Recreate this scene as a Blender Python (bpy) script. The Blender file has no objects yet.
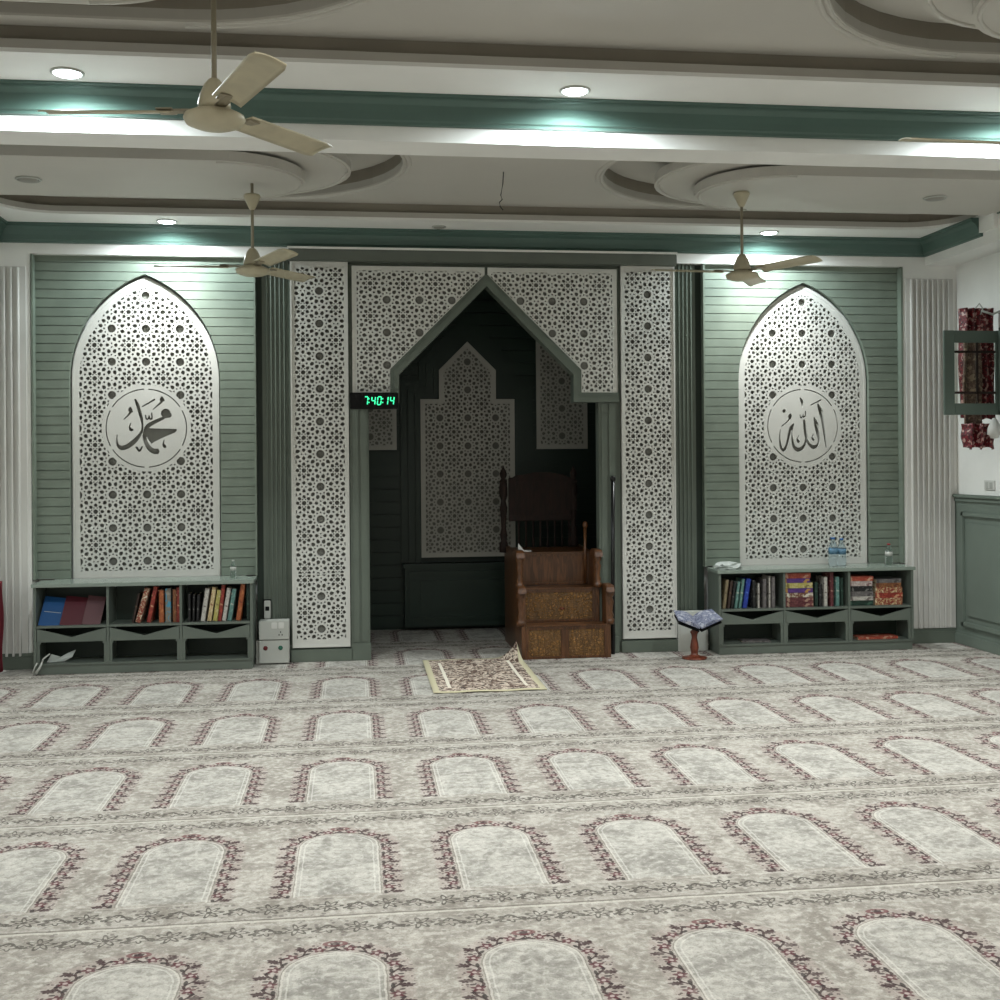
import bpy, bmesh, math, random
from mathutils import Vector, Matrix
from mathutils.geometry import delaunay_2d_cdt
PI = math.pi
S = bpy.context.scene
COL = S.collection
random.seed(7)

# ------------------------------------------------------------------ camera, world, exposure
H = 1.6
cd = bpy.data.cameras.new('camera'); cam = bpy.data.objects.new('camera', cd); COL.objects.link(cam)
cd.sensor_fit = 'HORIZONTAL'; cd.sensor_width = 36; cd.lens = 36*1143.77/1000
cd.shift_y = (463.19-500)/1000; cd.clip_start = .05; cd.clip_end = 60
cam.matrix_world = Matrix.Translation((0, 0, H)) @ Matrix.Rotation(-.1262, 4, 'Z') @ Matrix.Rotation(PI/2, 4, 'X') @ Matrix.Rotation(-.0076, 4, 'Z')
S.camera = cam
w = bpy.data.worlds.new('world'); S.world = w; w.use_nodes = True
w.node_tree.nodes['Background'].inputs[0].default_value = (.8, .9, 1, 1)
w.node_tree.nodes['Background'].inputs[1].default_value = .05
S.view_settings.view_transform = 'Standard'; S.view_settings.look = 'None'
S.view_settings.exposure = 0.02; S.view_settings.gamma = 1; S.view_settings.use_curve_mapping = False

# unseen area lights added behind and above the camera to light the hall
def area(loc, sx, sy, power, col=(1, .965, .91), rot=(0, 0, 0)):
    l = bpy.data.lights.new('hall_fill', 'AREA'); l.shape = 'RECTANGLE'; l.size = sx; l.size_y = sy; l.energy = power; l.color = col
    o = bpy.data.objects.new('hall_fill', l); COL.objects.link(o); o.location = loc; o.rotation_euler = rot
    return o
for X in (-1.2, 1.1, 3.4):
    area((X, 1.0, 3.48), .6, .6, 15)
    area((X, -1.3, 3.48), .6, .6, 15)
for X in (-.1, 1.25, 2.4):
    area((X, 3.0, 3.27), .2, .2, 12)
DL_P = 95.0
def hidden_fill_spot(x, y, p):
    l = bpy.data.lights.new('bay_fill_spot', 'SPOT'); l.energy = p; l.spot_size = math.radians(120); l.spot_blend = .9; l.shadow_soft_size = .045; l.color = (1, .97, .92)
    o = bpy.data.objects.new('bay_fill_spot', l); COL.objects.link(o); o.location = (x, y, 3.485)
# unseen spots added in the bays to brighten the floor and back wall
for X in (-1.4, 1.14, 3.6): hidden_fill_spot(X, 6.52, 72); hidden_fill_spot(X, 3.10, 36)
hidden_fill_spot(4.72, 6.50, 110)  # one more unseen spot added to brighten the right wall

# ------------------------------------------------------------------ materials
def srgb(r, g, b):
    f = lambda c: (c/255)/12.92 if c/255 <= .04045 else ((c/255+.055)/1.055)**2.4
    return (f(r), f(g), f(b), 1)
class E:
    """tiny expression builder over math nodes"""
    nt = None
    def __init__(s, v): s.v = v
    @staticmethod
    def op(o, *a, clamp=False):
        n = E.nt.nodes.new('ShaderNodeMath'); n.operation = o; n.use_clamp = clamp
        for i, x in enumerate(a):
            x = x.v if isinstance(x, E) else x
            if isinstance(x, (int, float)): n.inputs[i].default_value = x
            else: E.nt.links.new(x, n.inputs[i])
        return E(n.outputs[0])
    def __add__(s, o): return E.op('ADD', s, o)
    __radd__ = __add__
    def __sub__(s, o): return E.op('SUBTRACT', s, o)
    def __rsub__(s, o): return E.op('SUBTRACT', o, s)
    def __mul__(s, o): return E.op('MULTIPLY', s, o)
    __rmul__ = __mul__
    def __truediv__(s, o): return E.op('DIVIDE', s, o)
    def lt(s, o): return E.op('LESS_THAN', s, o)
    def gt(s, o): return E.op('GREATER_THAN', s, o)
    def abs(s): return E.op('ABSOLUTE', s)
    def fract(s): return E.op('FRACT', s)
    def floor(s): return E.op('FLOOR', s)
    def sqrt(s): return E.op('SQRT', s)
    def max(s, o): return E.op('MAXIMUM', s, o)
    def min(s, o): return E.op('MINIMUM', s, o)
def sstep(x, a, b):
    n = E.nt.nodes.new('ShaderNodeMapRange'); n.interpolation_type = 'SMOOTHSTEP'
    E.nt.links.new(x.v, n.inputs[0]); n.inputs[1].default_value = a; n.inputs[2].default_value = b
    return E(n.outputs[0])
def mixc(f, a, b):
    n = E.nt.nodes.new('ShaderNodeMix'); n.data_type = 'RGBA'
    for s_, x in ((n.inputs[0], f), (n.inputs[6], a), (n.inputs[7], b)):
        x = x.v if isinstance(x, E) else x
        if isinstance(x, (int, float, tuple)): s_.default_value = x
        else: E.nt.links.new(x, s_)
    return n.outputs[2]
def noise(vec, scale, detail=3, dist=0, rough=.5):
    n = E.nt.nodes.new('ShaderNodeTexNoise'); n.inputs['Scale'].default_value = scale; n.inputs['Detail'].default_value = detail
    n.inputs['Distortion'].default_value = dist; n.inputs['Roughness'].default_value = rough
    if vec is not None: E.nt.links.new(vec, n.inputs['Vector'])
    return E(n.outputs['Fac'])
def newmat(name):
    m = bpy.data.materials.new(name); m.use_nodes = True; E.nt = m.node_tree
    return m, m.node_tree, m.node_tree.nodes['Principled BSDF']
def objco():
    n = E.nt.nodes.new('ShaderNodeTexCoord'); return n.outputs['Object']
def bump(b, h, strength=.3, dist=.002):
    n = E.nt.nodes.new('ShaderNodeBump'); n.inputs['Strength'].default_value = strength; n.inputs['Distance'].default_value = dist
    E.nt.links.new(h.v, n.inputs['Height']); E.nt.links.new(n.outputs[0], b.inputs['Normal'])
def paint(name, rgb, rough=.5, var=.06, scale=3, bumps=0.0, spec=.4):
    m, nt, b = newmat(name); c = srgb(*rgb)
    n = noise(objco(), scale, 4)
    lo = tuple(x*(1-var) for x in c[:3])+(1,); hi = tuple(min(1, x*(1+var)) for x in c[:3])+(1,)
    nt.links.new(mixc(sstep(n, .3, .7), lo, hi), b.inputs['Base Color'])
    b.inputs['Roughness'].default_value = rough; b.inputs['Specular IOR Level'].default_value = spec
    if bumps: bump(b, noise(objco(), 90, 2), bumps, .001)
    return m
M = {}
M['white'] = paint('white_wall_paint', (236, 236, 232), .6, .03)
M['ceil'] = paint('ceiling_paint', (196, 193, 185), .65, .03, 1.5)
M['taupe'] = paint('shaded_cove_taupe', (136, 129, 117), .7, .05)  # taupe stands in for the shade inside coves and recesses
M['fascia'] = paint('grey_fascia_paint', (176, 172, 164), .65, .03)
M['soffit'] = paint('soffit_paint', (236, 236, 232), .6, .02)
M['crown'] = paint('green_cornice_paint', (80, 104, 96), .35, .05, 2)
M['green'] = paint('sage_green_paint', (98, 107, 97), .45, .06, 4)
M['slat'] = paint('sage_green_slat_paint', (120, 131, 119), .45, .08, 6)
M['dgreen'] = paint('shaded_deep_green', (42, 54, 46), .5, .06)  # deep green, darkened to hold the shade inside the bookcases
M['niche'] = paint('shaded_niche_green', (28, 48, 39), .45, .06)  # dark green, deepened to carry the shade of the niche
M['headgreen'] = paint('grey_green_beam_paint', (98, 104, 96), .5, .05)
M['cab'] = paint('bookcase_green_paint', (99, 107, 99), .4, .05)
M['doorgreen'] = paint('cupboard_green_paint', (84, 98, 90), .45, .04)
M['cabtop'] = paint('lit_bookcase_top', (134, 145, 136), .22, .04, spec=.6)  # light from above put into a paler, glossier bookcase green
M['wains'] = paint('wainscot_green_paint', (110, 121, 112), .4, .05)
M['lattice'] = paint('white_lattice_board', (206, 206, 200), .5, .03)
M['backing'] = paint('grey_backing_board', (122, 122, 116), .8, .04)
M['nlattice'] = paint('shaded_lattice_board', (182, 182, 174), .55, .03)  # white lattice greyed, with the shade of the niche in its colour
M['flute'] = paint('white_flute_board', (206, 205, 200), .5, .03)
M['fan'] = paint('cream_fan_enamel', (186, 178, 152), .4, .08, 8)
M['fanrod'] = paint('fan_rod_metal', (150, 142, 122), .4)
M['black'] = paint('black_plastic', (9, 9, 10), .55, spec=.2)
M['wplastic'] = paint('white_plastic', (178, 180, 174), .4)
M['glove'] = paint('paper', (205, 205, 200), .8)
M['darkhole'] = paint('dark_fitting', (30, 30, 30), .6)
M['staff'] = paint('black_varnish', (16, 16, 16), .3)
def emit(name, rgb, st):
    m, nt, b = newmat(name); b.inputs['Base Color'].default_value = srgb(*rgb)
    b.inputs['Emission Color'].default_value = srgb(*rgb); b.inputs['Emission Strength'].default_value = st
    return m
M['lamp'] = emit('lit_lamp_lens', (238, 252, 255), 14)
M['lampoff'] = paint('unlit_lamp_lens', (150, 148, 140), .5)
M['led'] = emit('green_led_digits', (60, 255, 170), 1.6)
def wood(name, rgb, rough=.35, carved=False, dark=.45):
    m, nt, b = newmat(name); c = srgb(*rgb); lo = tuple(x*dark for x in c[:3])+(1,)
    co = objco()
    mp = nt.nodes.new('ShaderNodeMapping'); mp.inputs['Scale'].default_value = (14, 14, 2); nt.links.new(co, mp.inputs[0])
    n = noise(mp.outputs[0], 2.2, 5, 1.5)
    f = sstep(n, .35, .7)
    if carved:
        v = nt.nodes.new('ShaderNodeTexVoronoi'); v.inputs['Scale'].default_value = 34; v.feature = 'DISTANCE_TO_EDGE'; nt.links.new(co, v.inputs['Vector'])
        k = sstep(E(v.outputs['Distance']), .03, .22)
        k2 = sstep(noise(co, 34, 2, 2.0), .4, .6)
        f = f*.35 + k*k2*.75
        bump(b, k*k2, 1.0, .006)
    else: bump(b, n, .25, .002)
    nt.links.new(mixc(f, lo, c), b.inputs['Base Color'])
    b.inputs['Roughness'].default_value = rough
    return m
M['wood'] = wood('walnut_wood', (104, 66, 38), .32)
M['carved'] = wood('carved_walnut', (158, 114, 62), .4, True, .25)
M['dwood'] = wood('dark_walnut', (40, 21, 13), .8)
M['redwood'] = wood('reddish_wood', (128, 62, 40), .35)
def ornate(name, base, acc, acc2=(220, 205, 170), scale=60, fac=.5):
    m, nt, b = newmat(name); co = objco()
    n = noise(co, scale, 2, 1.0); n2 = noise(co, scale*.6, 1)
    c = mixc(sstep(n, fac, fac+.06), srgb(*base), srgb(*acc))
    c = mixc(sstep(n2, .58, .63), c, srgb(*acc2))
    nt.links.new(c, b.inputs['Base Color']); b.inputs['Roughness'].default_value = .5
    return m
def glass(name, tint=(1, 1, 1, 1), rough=.02, ior=1.33):
    m, nt, b = newmat(name); b.inputs['Base Color'].default_value = tint; b.inputs['Transmission Weight'].default_value = 1
    b.inputs['Roughness'].default_value = rough; b.inputs['IOR'].default_value = ior
    return m
M['pet'] = glass('clear_bottle_plastic', (.82, .90, .90, 1), .05, 1.33)
M['petblue'] = glass('blue_bottle_plastic', (.78, .9, .97, 1), .08, 1.33)
M['pane'] = glass('cupboard_glass', (.93, .96, .93, 1), .03, 1.02)

# prayer carpet: procedural rows of arched places
X0, PW, Y0, PR = -.0775, .6345, 4.085, 1.21
def carpet():
    m, nt, b = newmat('prayer_carpet_wool'); co = objco()
    sp = nt.nodes.new('ShaderNodeSeparateXYZ'); nt.links.new(co, sp.inputs[0])
    wob = (noise(co, 9, 2)-.5)*.012; wob2 = (noise(co, 23, 2)-.5)*.010
    X = E(sp.outputs[0])+wob2; Y = E(sp.outputs[1])+wob
    cx = ((X-X0)/PW+.5); dx = ((cx.fract()-.5)*PW).abs(); sx = (cx.fract()-.5)*PW
    v = ((Y-Y0)/PR).fract()*PR
    q = (v-.76).max(0)
    d = (dx*dx+q*q*1.08).sqrt()-.155
    low = sstep(v, .200, .206)
    field = (1-sstep(d, -.003, .003))*sstep(v, .212, .218)
    # marbled ground
    mb = noise(co, 5.5, 6, .9, .62); mb2 = noise(co, 21, 5, .8, .65); mb3 = noise(co, 34, 4, .5, .6)
    g = mixc(sstep(mb, .34, .64), srgb(144, 139, 131), srgb(182, 178, 170))
    g = mixc(sstep(mb2, .45, .75)*.4, g, srgb(140, 137, 132))
    gf = mixc(sstep(mb, .32, .64), srgb(146, 144, 138), srgb(186, 184, 177))
    gf = mixc(sstep(mb2, .50, .78)*.4, gf, srgb(144, 142, 137))
    c = mixc(field, g, gf)
    c = mixc(sstep(mb3, .50, .66)*.50, c, srgb(210, 208, 201)); c = mixc(sstep(1-mb3, .50, .66)*.42, c, srgb(116, 113, 105))
    l1 = (d+.014).abs().lt(.003)*sstep(v, .212, .218); l2 = (d-.004).abs().lt(.0035)*low
    c = mixc(l1*.4, c, srgb(220, 219, 212)); c = mixc(l2*.5, c, srgb(216, 214, 206))
    c = mixc(((d-.010).abs().lt(.002))*low*.5, c, srgb(120, 114, 108))
    # vine, flowers and outward palmettes around the arch
    ang = E.op('ARCTAN2', q, dx)
    s = v.min(.76)+ang*.205
    P = .108
    band = sstep(d, .014, .018)*(1-sstep(d, .085, .105))*low
    patch = sstep(noise(co, 26, 2, .5), .36, .5)*.25+.75
    t = ((s/P).fract()-.5)*P; dd = d-.040
    rr = (t*t+dd*dd).sqrt(); th = E.op('ARCTAN2', dd, t)
    pet = E.op('COSINE', th*5.0)*.006+.019
    flower = (1-sstep(rr-pet, -.002, .003))*band; core = (1-sstep(rr, .006, .009))*band
    t2 = (((s/P)+.5).fract()-.5)*P; d2 = d-.070
    palm = (1-sstep((t2*t2*1.6+d2*d2*.45).sqrt()+(E.op('COSINE', E.op('ARCTAN2', d2, t2)*7.0)*.003), .014, .018))*low*sstep(d, .016, .020)
    d3 = d-.026
    leaf = (1-sstep((t2*t2*.35+d3*d3*2.0).sqrt(), .008, .011))*low*sstep(d, .012, .015)
    t4 = (((s/(P/2)).fract())-.5)*(P/2); d4 = d-.055
    bit = (1-sstep((t4*t4*2.2+d4*d4*.7).sqrt(), .007, .010))*band
    wave = (dd-E.op('SINE', s*(2*PI/P))*.017).abs().lt(.0055)*band
    vor = nt.nodes.new('ShaderNodeTexVoronoi'); vor.inputs['Scale'].default_value = 58; nt.links.new(co, vor.inputs['Vector'])
    speck = E(vor.outputs['Distance']).lt(.34)*band*noise(co, 22, 1).gt(.45)
    c = mixc(band*.45, c, srgb(172, 160, 154))
    c = mixc(speck*.8*patch, c, srgb(78, 62, 64))
    c = mixc(wave*.85, c, srgb(64, 48, 50)); c = mixc(bit*.8, c, srgb(58, 48, 50)); c = mixc(leaf*.85, c, srgb(54, 50, 50))
    c = mixc(palm*.88*patch, c, srgb(62, 44, 48))
    c = mixc(flower*.85*patch, c, srgb(92, 50, 58)); c = mixc(core*.8, c, srgb(192, 178, 174))
    cq = v-.985; cr_ = (sx*sx*.6+cq*cq*2.2).sqrt()
    c = mixc((1-sstep((cr_-.026).abs(), .005, .009))*.75, c, srgb(108, 58, 64))
    # strips of palmettes between the rows
    for Pp, vc, amt, ph in ((.2115, .105, .85, 0.0), (.2115, 1.118, .80, .5)):
        u = (((X/Pp)+ph).fract()-.5)*Pp; vv = v-vc
        r1 = (u*u+vv*vv*1.2).sqrt(); a1 = E.op('ARCTAN2', vv, u)
        pal = (r1-(E.op('COSINE', a1*7.0)*.014+.034)).abs().lt(.008)*r1.lt(.062)
        dot = r1.lt(.012)
        u2 = (((X/Pp)+ph+.5).fract()-.5)*Pp
        rr2 = (u2*u2*.5+(vv+.01)*(vv+.01)*1.6).sqrt(); a2 = E.op('ARCTAN2', vv+.01, u2)
        lf = (rr2-(E.op('COSINE', a2*5.0)*.010+.026)).abs().lt(.0055)
        stem = (vv-E.op('COSINE', u*(2*PI/Pp*2))*.022).abs().lt(.007)*u.abs().gt(.05)
        c = mixc((pal.max(dot).max(stem).max(lf))*amt*patch, c, srgb(70, 66, 62))
    vor2 = nt.nodes.new('ShaderNodeTexVoronoi'); vor2.inputs['Scale'].default_value = 30; nt.links.new(co, vor2.inputs['Vector'])
    strip = (v.lt(.185)).max(v.gt(1.03))
    sp2 = E(vor2.outputs['Distance']).lt(.27)*strip*noise(co, 14, 1).gt(.48)
    c = mixc(sp2*.55, c, srgb(92, 86, 84))
    c = mixc(strip*.10, c, srgb(120, 116, 108))
    edge = v.min(PR-v)
    c = mixc(edge.lt(.008)*.6, c, srgb(206, 204, 194)); c = mixc(((v-.014).abs().lt(.006))*.6, c, srgb(100, 94, 86))
    c = mixc(((v-.192).abs().lt(.003))*.3, c, srgb(215, 212, 204))
    # wool flecks
    fl = noise(co, 160, 2)
    c = mixc(sstep(fl, .45, .75)*.35, c, srgb(104, 100, 94))
    nt.links.new(c, b.inputs['Base Color']); b.inputs['Roughness'].default_value = .95; b.inputs['Specular IOR Level'].default_value = .1
    bump(b, noise(co, 240, 2)+noise(co, 14, 2)*.6, .5, .004)
    return m
M['carpet'] = carpet()
def rugmat():
    m, nt, b = newmat('woven_rug'); co = objco(); sp = nt.nodes.new('ShaderNodeSeparateXYZ'); nt.links.new(co, sp.inputs[0])
    x = E(sp.outputs[0]).abs(); y = E(sp.outputs[1])
    n = noise(co, 15, 3, 2.2); n2 = noise(co, 30, 2, 1.2)
    c = mixc(sstep(n, .47, .53), srgb(96, 74, 64), srgb(206, 192, 176)); c = mixc(sstep(n2, .56, .62)*.8, c, srgb(48, 42, 40))
    line = ((x-.275).abs().lt(.012))*(y.abs().lt(.52))
    c = mixc(line, c, srgb(226, 220, 205))
    border = x.gt(.355).max(y.abs().gt(.62))
    c = mixc(border, c, srgb(196, 190, 160))
    nt.links.new(c, b.inputs['Base Color']); b.inputs['Roughness'].default_value = .95
    bump(b, n2, .5, .003)
    return m
M['rug'] = rugmat()

# ------------------------------------------------------------------ mesh helpers
def link(name, bm, mat, parent=None, smooth=False, loc=None):
    me = bpy.data.meshes.new(name)
    bmesh.ops.recalc_face_normals(bm, faces=bm.faces)
    bm.to_mesh(me); bm.free()
    if smooth:
        for p in me.polygons: p.use_smooth = True
    o = bpy.data.objects.new(name, me); COL.objects.link(o)
    for x in (mat if isinstance(mat, (list, tuple)) else [mat]): me.materials.append(x)
    if loc is not None: o.location = loc
    if parent is not None: o.parent = parent
    return o
def tag(o, label, cat, group=None, kind=None):
    o['label'] = label; o['category'] = cat
    if group: o['group'] = group
    if kind: o['kind'] = kind
    return o
def thing(name, label, cat, loc=(0, 0, 0), rz=0, group=None):
    o = bpy.data.objects.new(name, None); COL.objects.link(o); o.location = loc; o.rotation_euler = (0, 0, rz); o.empty_display_size = .1
    return tag(o, label, cat, group)
def struct(name, bm, mat, **k):
    o = link(name, bm, mat, **k); o['kind'] = 'structure'; return o
def dup(root, loc, rz=0, label=None, group=None):
    r = root.copy(); COL.objects.link(r); r.location = loc; r.rotation_euler = (0, 0, rz)
    if label: r['label'] = label
    if group: r['group'] = group
    for ch in list(root.children):
        c = ch.copy(); COL.objects.link(c); c.parent = r
        for g in ch.children:
            d = g.copy(); COL.objects.link(d); d.parent = c
    return r
def bx(bm, x0, x1, y0, y1, z0, z1, bev=0, mat=None):
    """box by its six limits, optionally bevelled"""
    t = bmesh.new(); bmesh.ops.create_cube(t, size=1)
    for v in t.verts: v.co = Vector(((x0+x1)/2+v.co.x*(x1-x0), (y0+y1)/2+v.co.y*(y1-y0), (z0+z1)/2+v.co.z*(z1-z0)))
    if bev: bmesh.ops.bevel(t, geom=t.edges[:], offset=bev, segments=2, affect='EDGES', clamp_overlap=True)
    join(bm, t, mat); return bm
def join(bm, t, mat=None, mtx=None):
    if mtx is not None: t.transform(mtx)
    vm = {v: bm.verts.new(v.co) for v in t.verts}
    for f in t.faces:
        try:
            n = bm.faces.new([vm[v] for v in f.verts]); n.smooth = f.smooth; n.material_index = mat if mat is not None else f.material_index
        except ValueError: pass
    t.free()
def B(*a, **k): return bx(bmesh.new(), *a, **k)
def lathe(bm, prof, cx=0, cy=0, n=24, mtx=None):
    """spin (radius, z) points about a vertical axis"""
    t = bmesh.new(); rings = []
    for r, z in prof:
        rings.append([t.verts.new((cx+max(r, 1e-4)*math.cos(2*PI*i/n), cy+max(r, 1e-4)*math.sin(2*PI*i/n), z)) for i in range(n)])
    for a, b_ in zip(rings, rings[1:]):
        for i in range(n): t.faces.new((a[i], a[(i+1) % n], b_[(i+1) % n], b_[i])).smooth = True
    t.faces.new(rings[0][::-1]); t.faces.new(rings[-1])
    join(bm, t, None, mtx); return bm
def tube(bm, pts, r, n=8):
    """round bar through points; r is one radius or one per point"""
    pts = [Vector(p) for p in pts]; t = bmesh.new(); rings = []
    rs = r if isinstance(r, (list, tuple)) else [r]*len(pts)
    up = Vector((0, 0, 1))
    for i, p in enumerate(pts):
        d = (pts[min(i+1, len(pts)-1)]-pts[max(i-1, 0)]).normalized()
        a = d.cross(up);
        if a.length < .05: a = d.cross(Vector((1, 0, 0)))
        a.normalize(); b_ = d.cross(a)
        rings.append([t.verts.new(p+(a*math.cos(2*PI*k/n)+b_*math.sin(2*PI*k/n))*rs[i]) for k in range(n)])
    for a, b_ in zip(rings, rings[1:]):
        for k in range(n): t.faces.new((a[k], a[(k+1) % n], b_[(k+1) % n], b_[k])).smooth = True
    t.faces.new(rings[0][::-1]); t.faces.new(rings[-1])
    join(bm, t); return bm
def prism(bm, poly, a, b_, axis='Y', mat=None):
    """extrude a 2-D polygon: axis Y -> poly in (x,z); X -> poly in (y,z); Z -> poly in (x,y)"""
    f = {'Y': lambda p, s: (p[0], s, p[1]), 'X': lambda p, s: (s, p[0], p[1]), 'Z': lambda p, s: (p[0], p[1], s)}[axis]
    t = bmesh.new()
    A = [t.verts.new(f(p, a)) for p in poly]; C = [t.verts.new(f(p, b_)) for p in poly]
    t.faces.new(A); t.faces.new(C[::-1])
    for i in range(len(poly)): t.faces.new((A[i], A[(i+1) % len(poly)], C[(i+1) % len(poly)], C[i]))
    join(bm, t, mat); return bm
def ccw(p):
    a = sum(p[i][0]*p[(i+1) % len(p)][1]-p[(i+1) % len(p)][0]*p[i][1] for i in range(len(p)))
    return list(p) if a > 0 else list(p)[::-1]
def cut(keep, drop, place, depth, solid=()):
    """flat board: union of polygons KEEP minus polygons DROP (but never inside SOLID), placed by PLACE(x, y) and given DEPTH (a vector)"""
    vs, fs = [], []
    for pl in map(ccw, list(keep)+list(drop)+list(solid)):
        fs.append(list(range(len(vs), len(vs)+len(pl)))); vs += [Vector(p) for p in pl]
    nk, nd = len(keep), len(drop)
    ov, oe, of, _, _, src = delaunay_2d_cdt(vs, [], fs, 0, 1e-6, True)
    bm = bmesh.new(); vm = {}
    for f, s_ in zip(of, src):
        if not any(i < nk for i in s_): continue
        if any(nk <= i < nk+nd for i in s_) and not any(i >= nk+nd for i in s_): continue
        q = []
        for i in f:
            if i not in vm: vm[i] = bm.verts.new(place(*ov[i]))
            q.append(vm[i])
        try: bm.faces.new(q)
        except ValueError: pass
    if depth:
        r = bmesh.ops.extrude_face_region(bm, geom=bm.faces[:])
        bmesh.ops.translate(bm, verts=[g for g in r['geom'] if isinstance(g, bmesh.types.BMVert)], vec=depth)
    return bm
def ngon(cx, cy, r, n, rot=0): return [(cx+r*math.cos(rot+2*PI*i/n), cy+r*math.sin(rot+2*PI*i/n)) for i in range(n)]
def kite(cx, cy, ang, L, W):
    """rounded teardrop hole whose narrow end points along ang"""
    pts = [(.5, 0), (.22, .36), (-.12, .5), (-.42, .3), (-.5, 0), (-.42, -.3), (-.12, -.5), (.22, -.36)]
    c, s = math.cos(ang), math.sin(ang)
    return [(cx+(x*L*c-y*W*s), cy+(x*L*s+y*W*c)) for x, y in pts]
def cell_holes(ox, oy, p, x0, x1, y0, y1):
    """holes of the twelve-and-eight rosette pattern with a disc at (ox, oy), over a rectangle"""
    out = []
    def add(h, cx, cy):
        if x0-.03 < cx < x1+.03 and y0-.03 < cy < y1+.03: out.append(h)
    for i in range(int((x0-ox)/p)-2, int((x1-ox)/p)+3):
        for j in range(int((y0-oy)/p)-2, int((y1-oy)/p)+3):
            cx, cy = ox+i*p, oy+j*p
            add(ngon(cx, cy, .125*p, 18), cx, cy)
            for k in range(12):
                a = PI/12+k*PI/6; x, y = cx+.335*p*math.cos(a), cy+.335*p*math.sin(a); add(kite(x, y, a, .142*p, .120*p), x, y)
                a = k*PI/6; x, y = cx+.212*p*math.cos(a), cy+.212*p*math.sin(a); add(ngon(x, y, .029*p, 6, a), x, y)
            ex, ey = cx+p/2, cy+p/2
            add(ngon(ex, ey, .072*p, 8), ex, ey)
            for k in range(8):
                a = k*PI/4; x, y = ex+.198*p*math.cos(a), ey+.198*p*math.sin(a); add(kite(x, y, a, .118*p, .112*p), x, y)
                a += PI/8; x, y = ex+.300*p*math.cos(a), ey+.300*p*math.sin(a); add(ngon(x, y, .037*p, 6, a), x, y)
                x, y = ex+.122*p*math.cos(a), ey+.122*p*math.sin(a); add(ngon(x, y, .024*p, 6, a), x, y)
            for ax in (0, 1):
                mx, my = (cx+p/2, cy) if ax == 0 else (cx, cy+p/2)
                for sg in (-1, 1):
                    a = sg*PI/2 if ax == 0 else (0 if sg > 0 else PI)
                    x, y = mx+.118*p*math.cos(a), my+.118*p*math.sin(a); add(kite(x, y, a+PI, .118*p, .112*p), x, y)
                    a += PI/2; x, y = mx+.058*p*math.cos(a), my+.058*p*math.sin(a); add(ngon(x, y, .027*p, 6, a), x, y)
    return out
def hull(p):
    p = sorted(set((round(x, 4), round(y, 4)) for x, y in p))
    if len(p) < 3: return None
    def half(q):
        h = []
        for a in q:
            while len(h) > 1 and (h[-1][0]-h[-2][0])*(a[1]-h[-2][1])-(h[-1][1]-h[-2][1])*(a[0]-h[-2][0]) <= 1e-9: h.pop()
            h.append(a)
        return h[:-1]
    h = half(p)+half(p[::-1])
    return h if len(h) > 2 else None
def stroke(pts):
    """variable-width pen stroke -> polygon; pts are (x, y, width)"""
    P = []
    for i in range(len(pts)-1):
        p0 = pts[max(i-1, 0)]; p1 = pts[i]; p2 = pts[i+1]; p3 = pts[min(i+2, len(pts)-1)]
        for k in range(5):
            t = k/5
            P.append(tuple(.5*((2*b)+(-a+c)*t+(2*a-5*b+4*c-d)*t*t+(-a+3*b-3*c+d)*t**3) for a, b, c, d in zip(p0, p1, p2, p3)))
    P.append(tuple(pts[-1])); L, R = [], []
    for i, (x, y, w_) in enumerate(P):
        a, b_ = P[max(i-1, 0)], P[min(i+1, len(P)-1)]
        dx, dy = b_[0]-a[0], b_[1]-a[1]; l = math.hypot(dx, dy) or 1
        nx, ny = -dy/l*w_/2, dx/l*w_/2
        L.append((x+nx, y+ny)); R.append((x-nx, y-ny))
    out = []
    for i in range(len(P)-1):   # quads, robust where the pen turns sharply
        q = hull([L[i], L[i+1], R[i+1], R[i]])
        if q: out.append(q)
    for x, y, w_ in (P[::3]): out.append(ngon(x, y, w_/2*.98, 8))
    return out
XA = 1.09      # axis of the mihrab wall
YW = 9.464     # plane of the white wall

# ------------------------------------------------------------------ setting: floor, walls
struct('floor', B(-3.07, 5.27, -2.3, 11.3, -.08, 0), M['carpet'])
struct('wall_left', B(-3.2, -3.07, -2.3, 9.7, 0, 3.9), M['white'])
struct('wall_rear', B(-3.2, 5.4, -2.45, -2.3, 0, 3.9), M['white'])
struct('wall_right', B(5.25, 5.4, -2.3, 9.7, 0, 3.9), M['white'])
for a in ((-3.2, -2.545, YW, 9.66, 0, 3.29), (4.76, 5.4, YW, 9.66, 0, 3.29), (-3.2, 5.4, YW, 9.7, 3.29, 3.9), (-3.2, -.53, 9.66, 9.76, 0, 3.29), (2.71, 5.4, 9.66, 9.76, 0, 3.29)):
    struct('wall_back', B(*a), M['white'])

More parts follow.
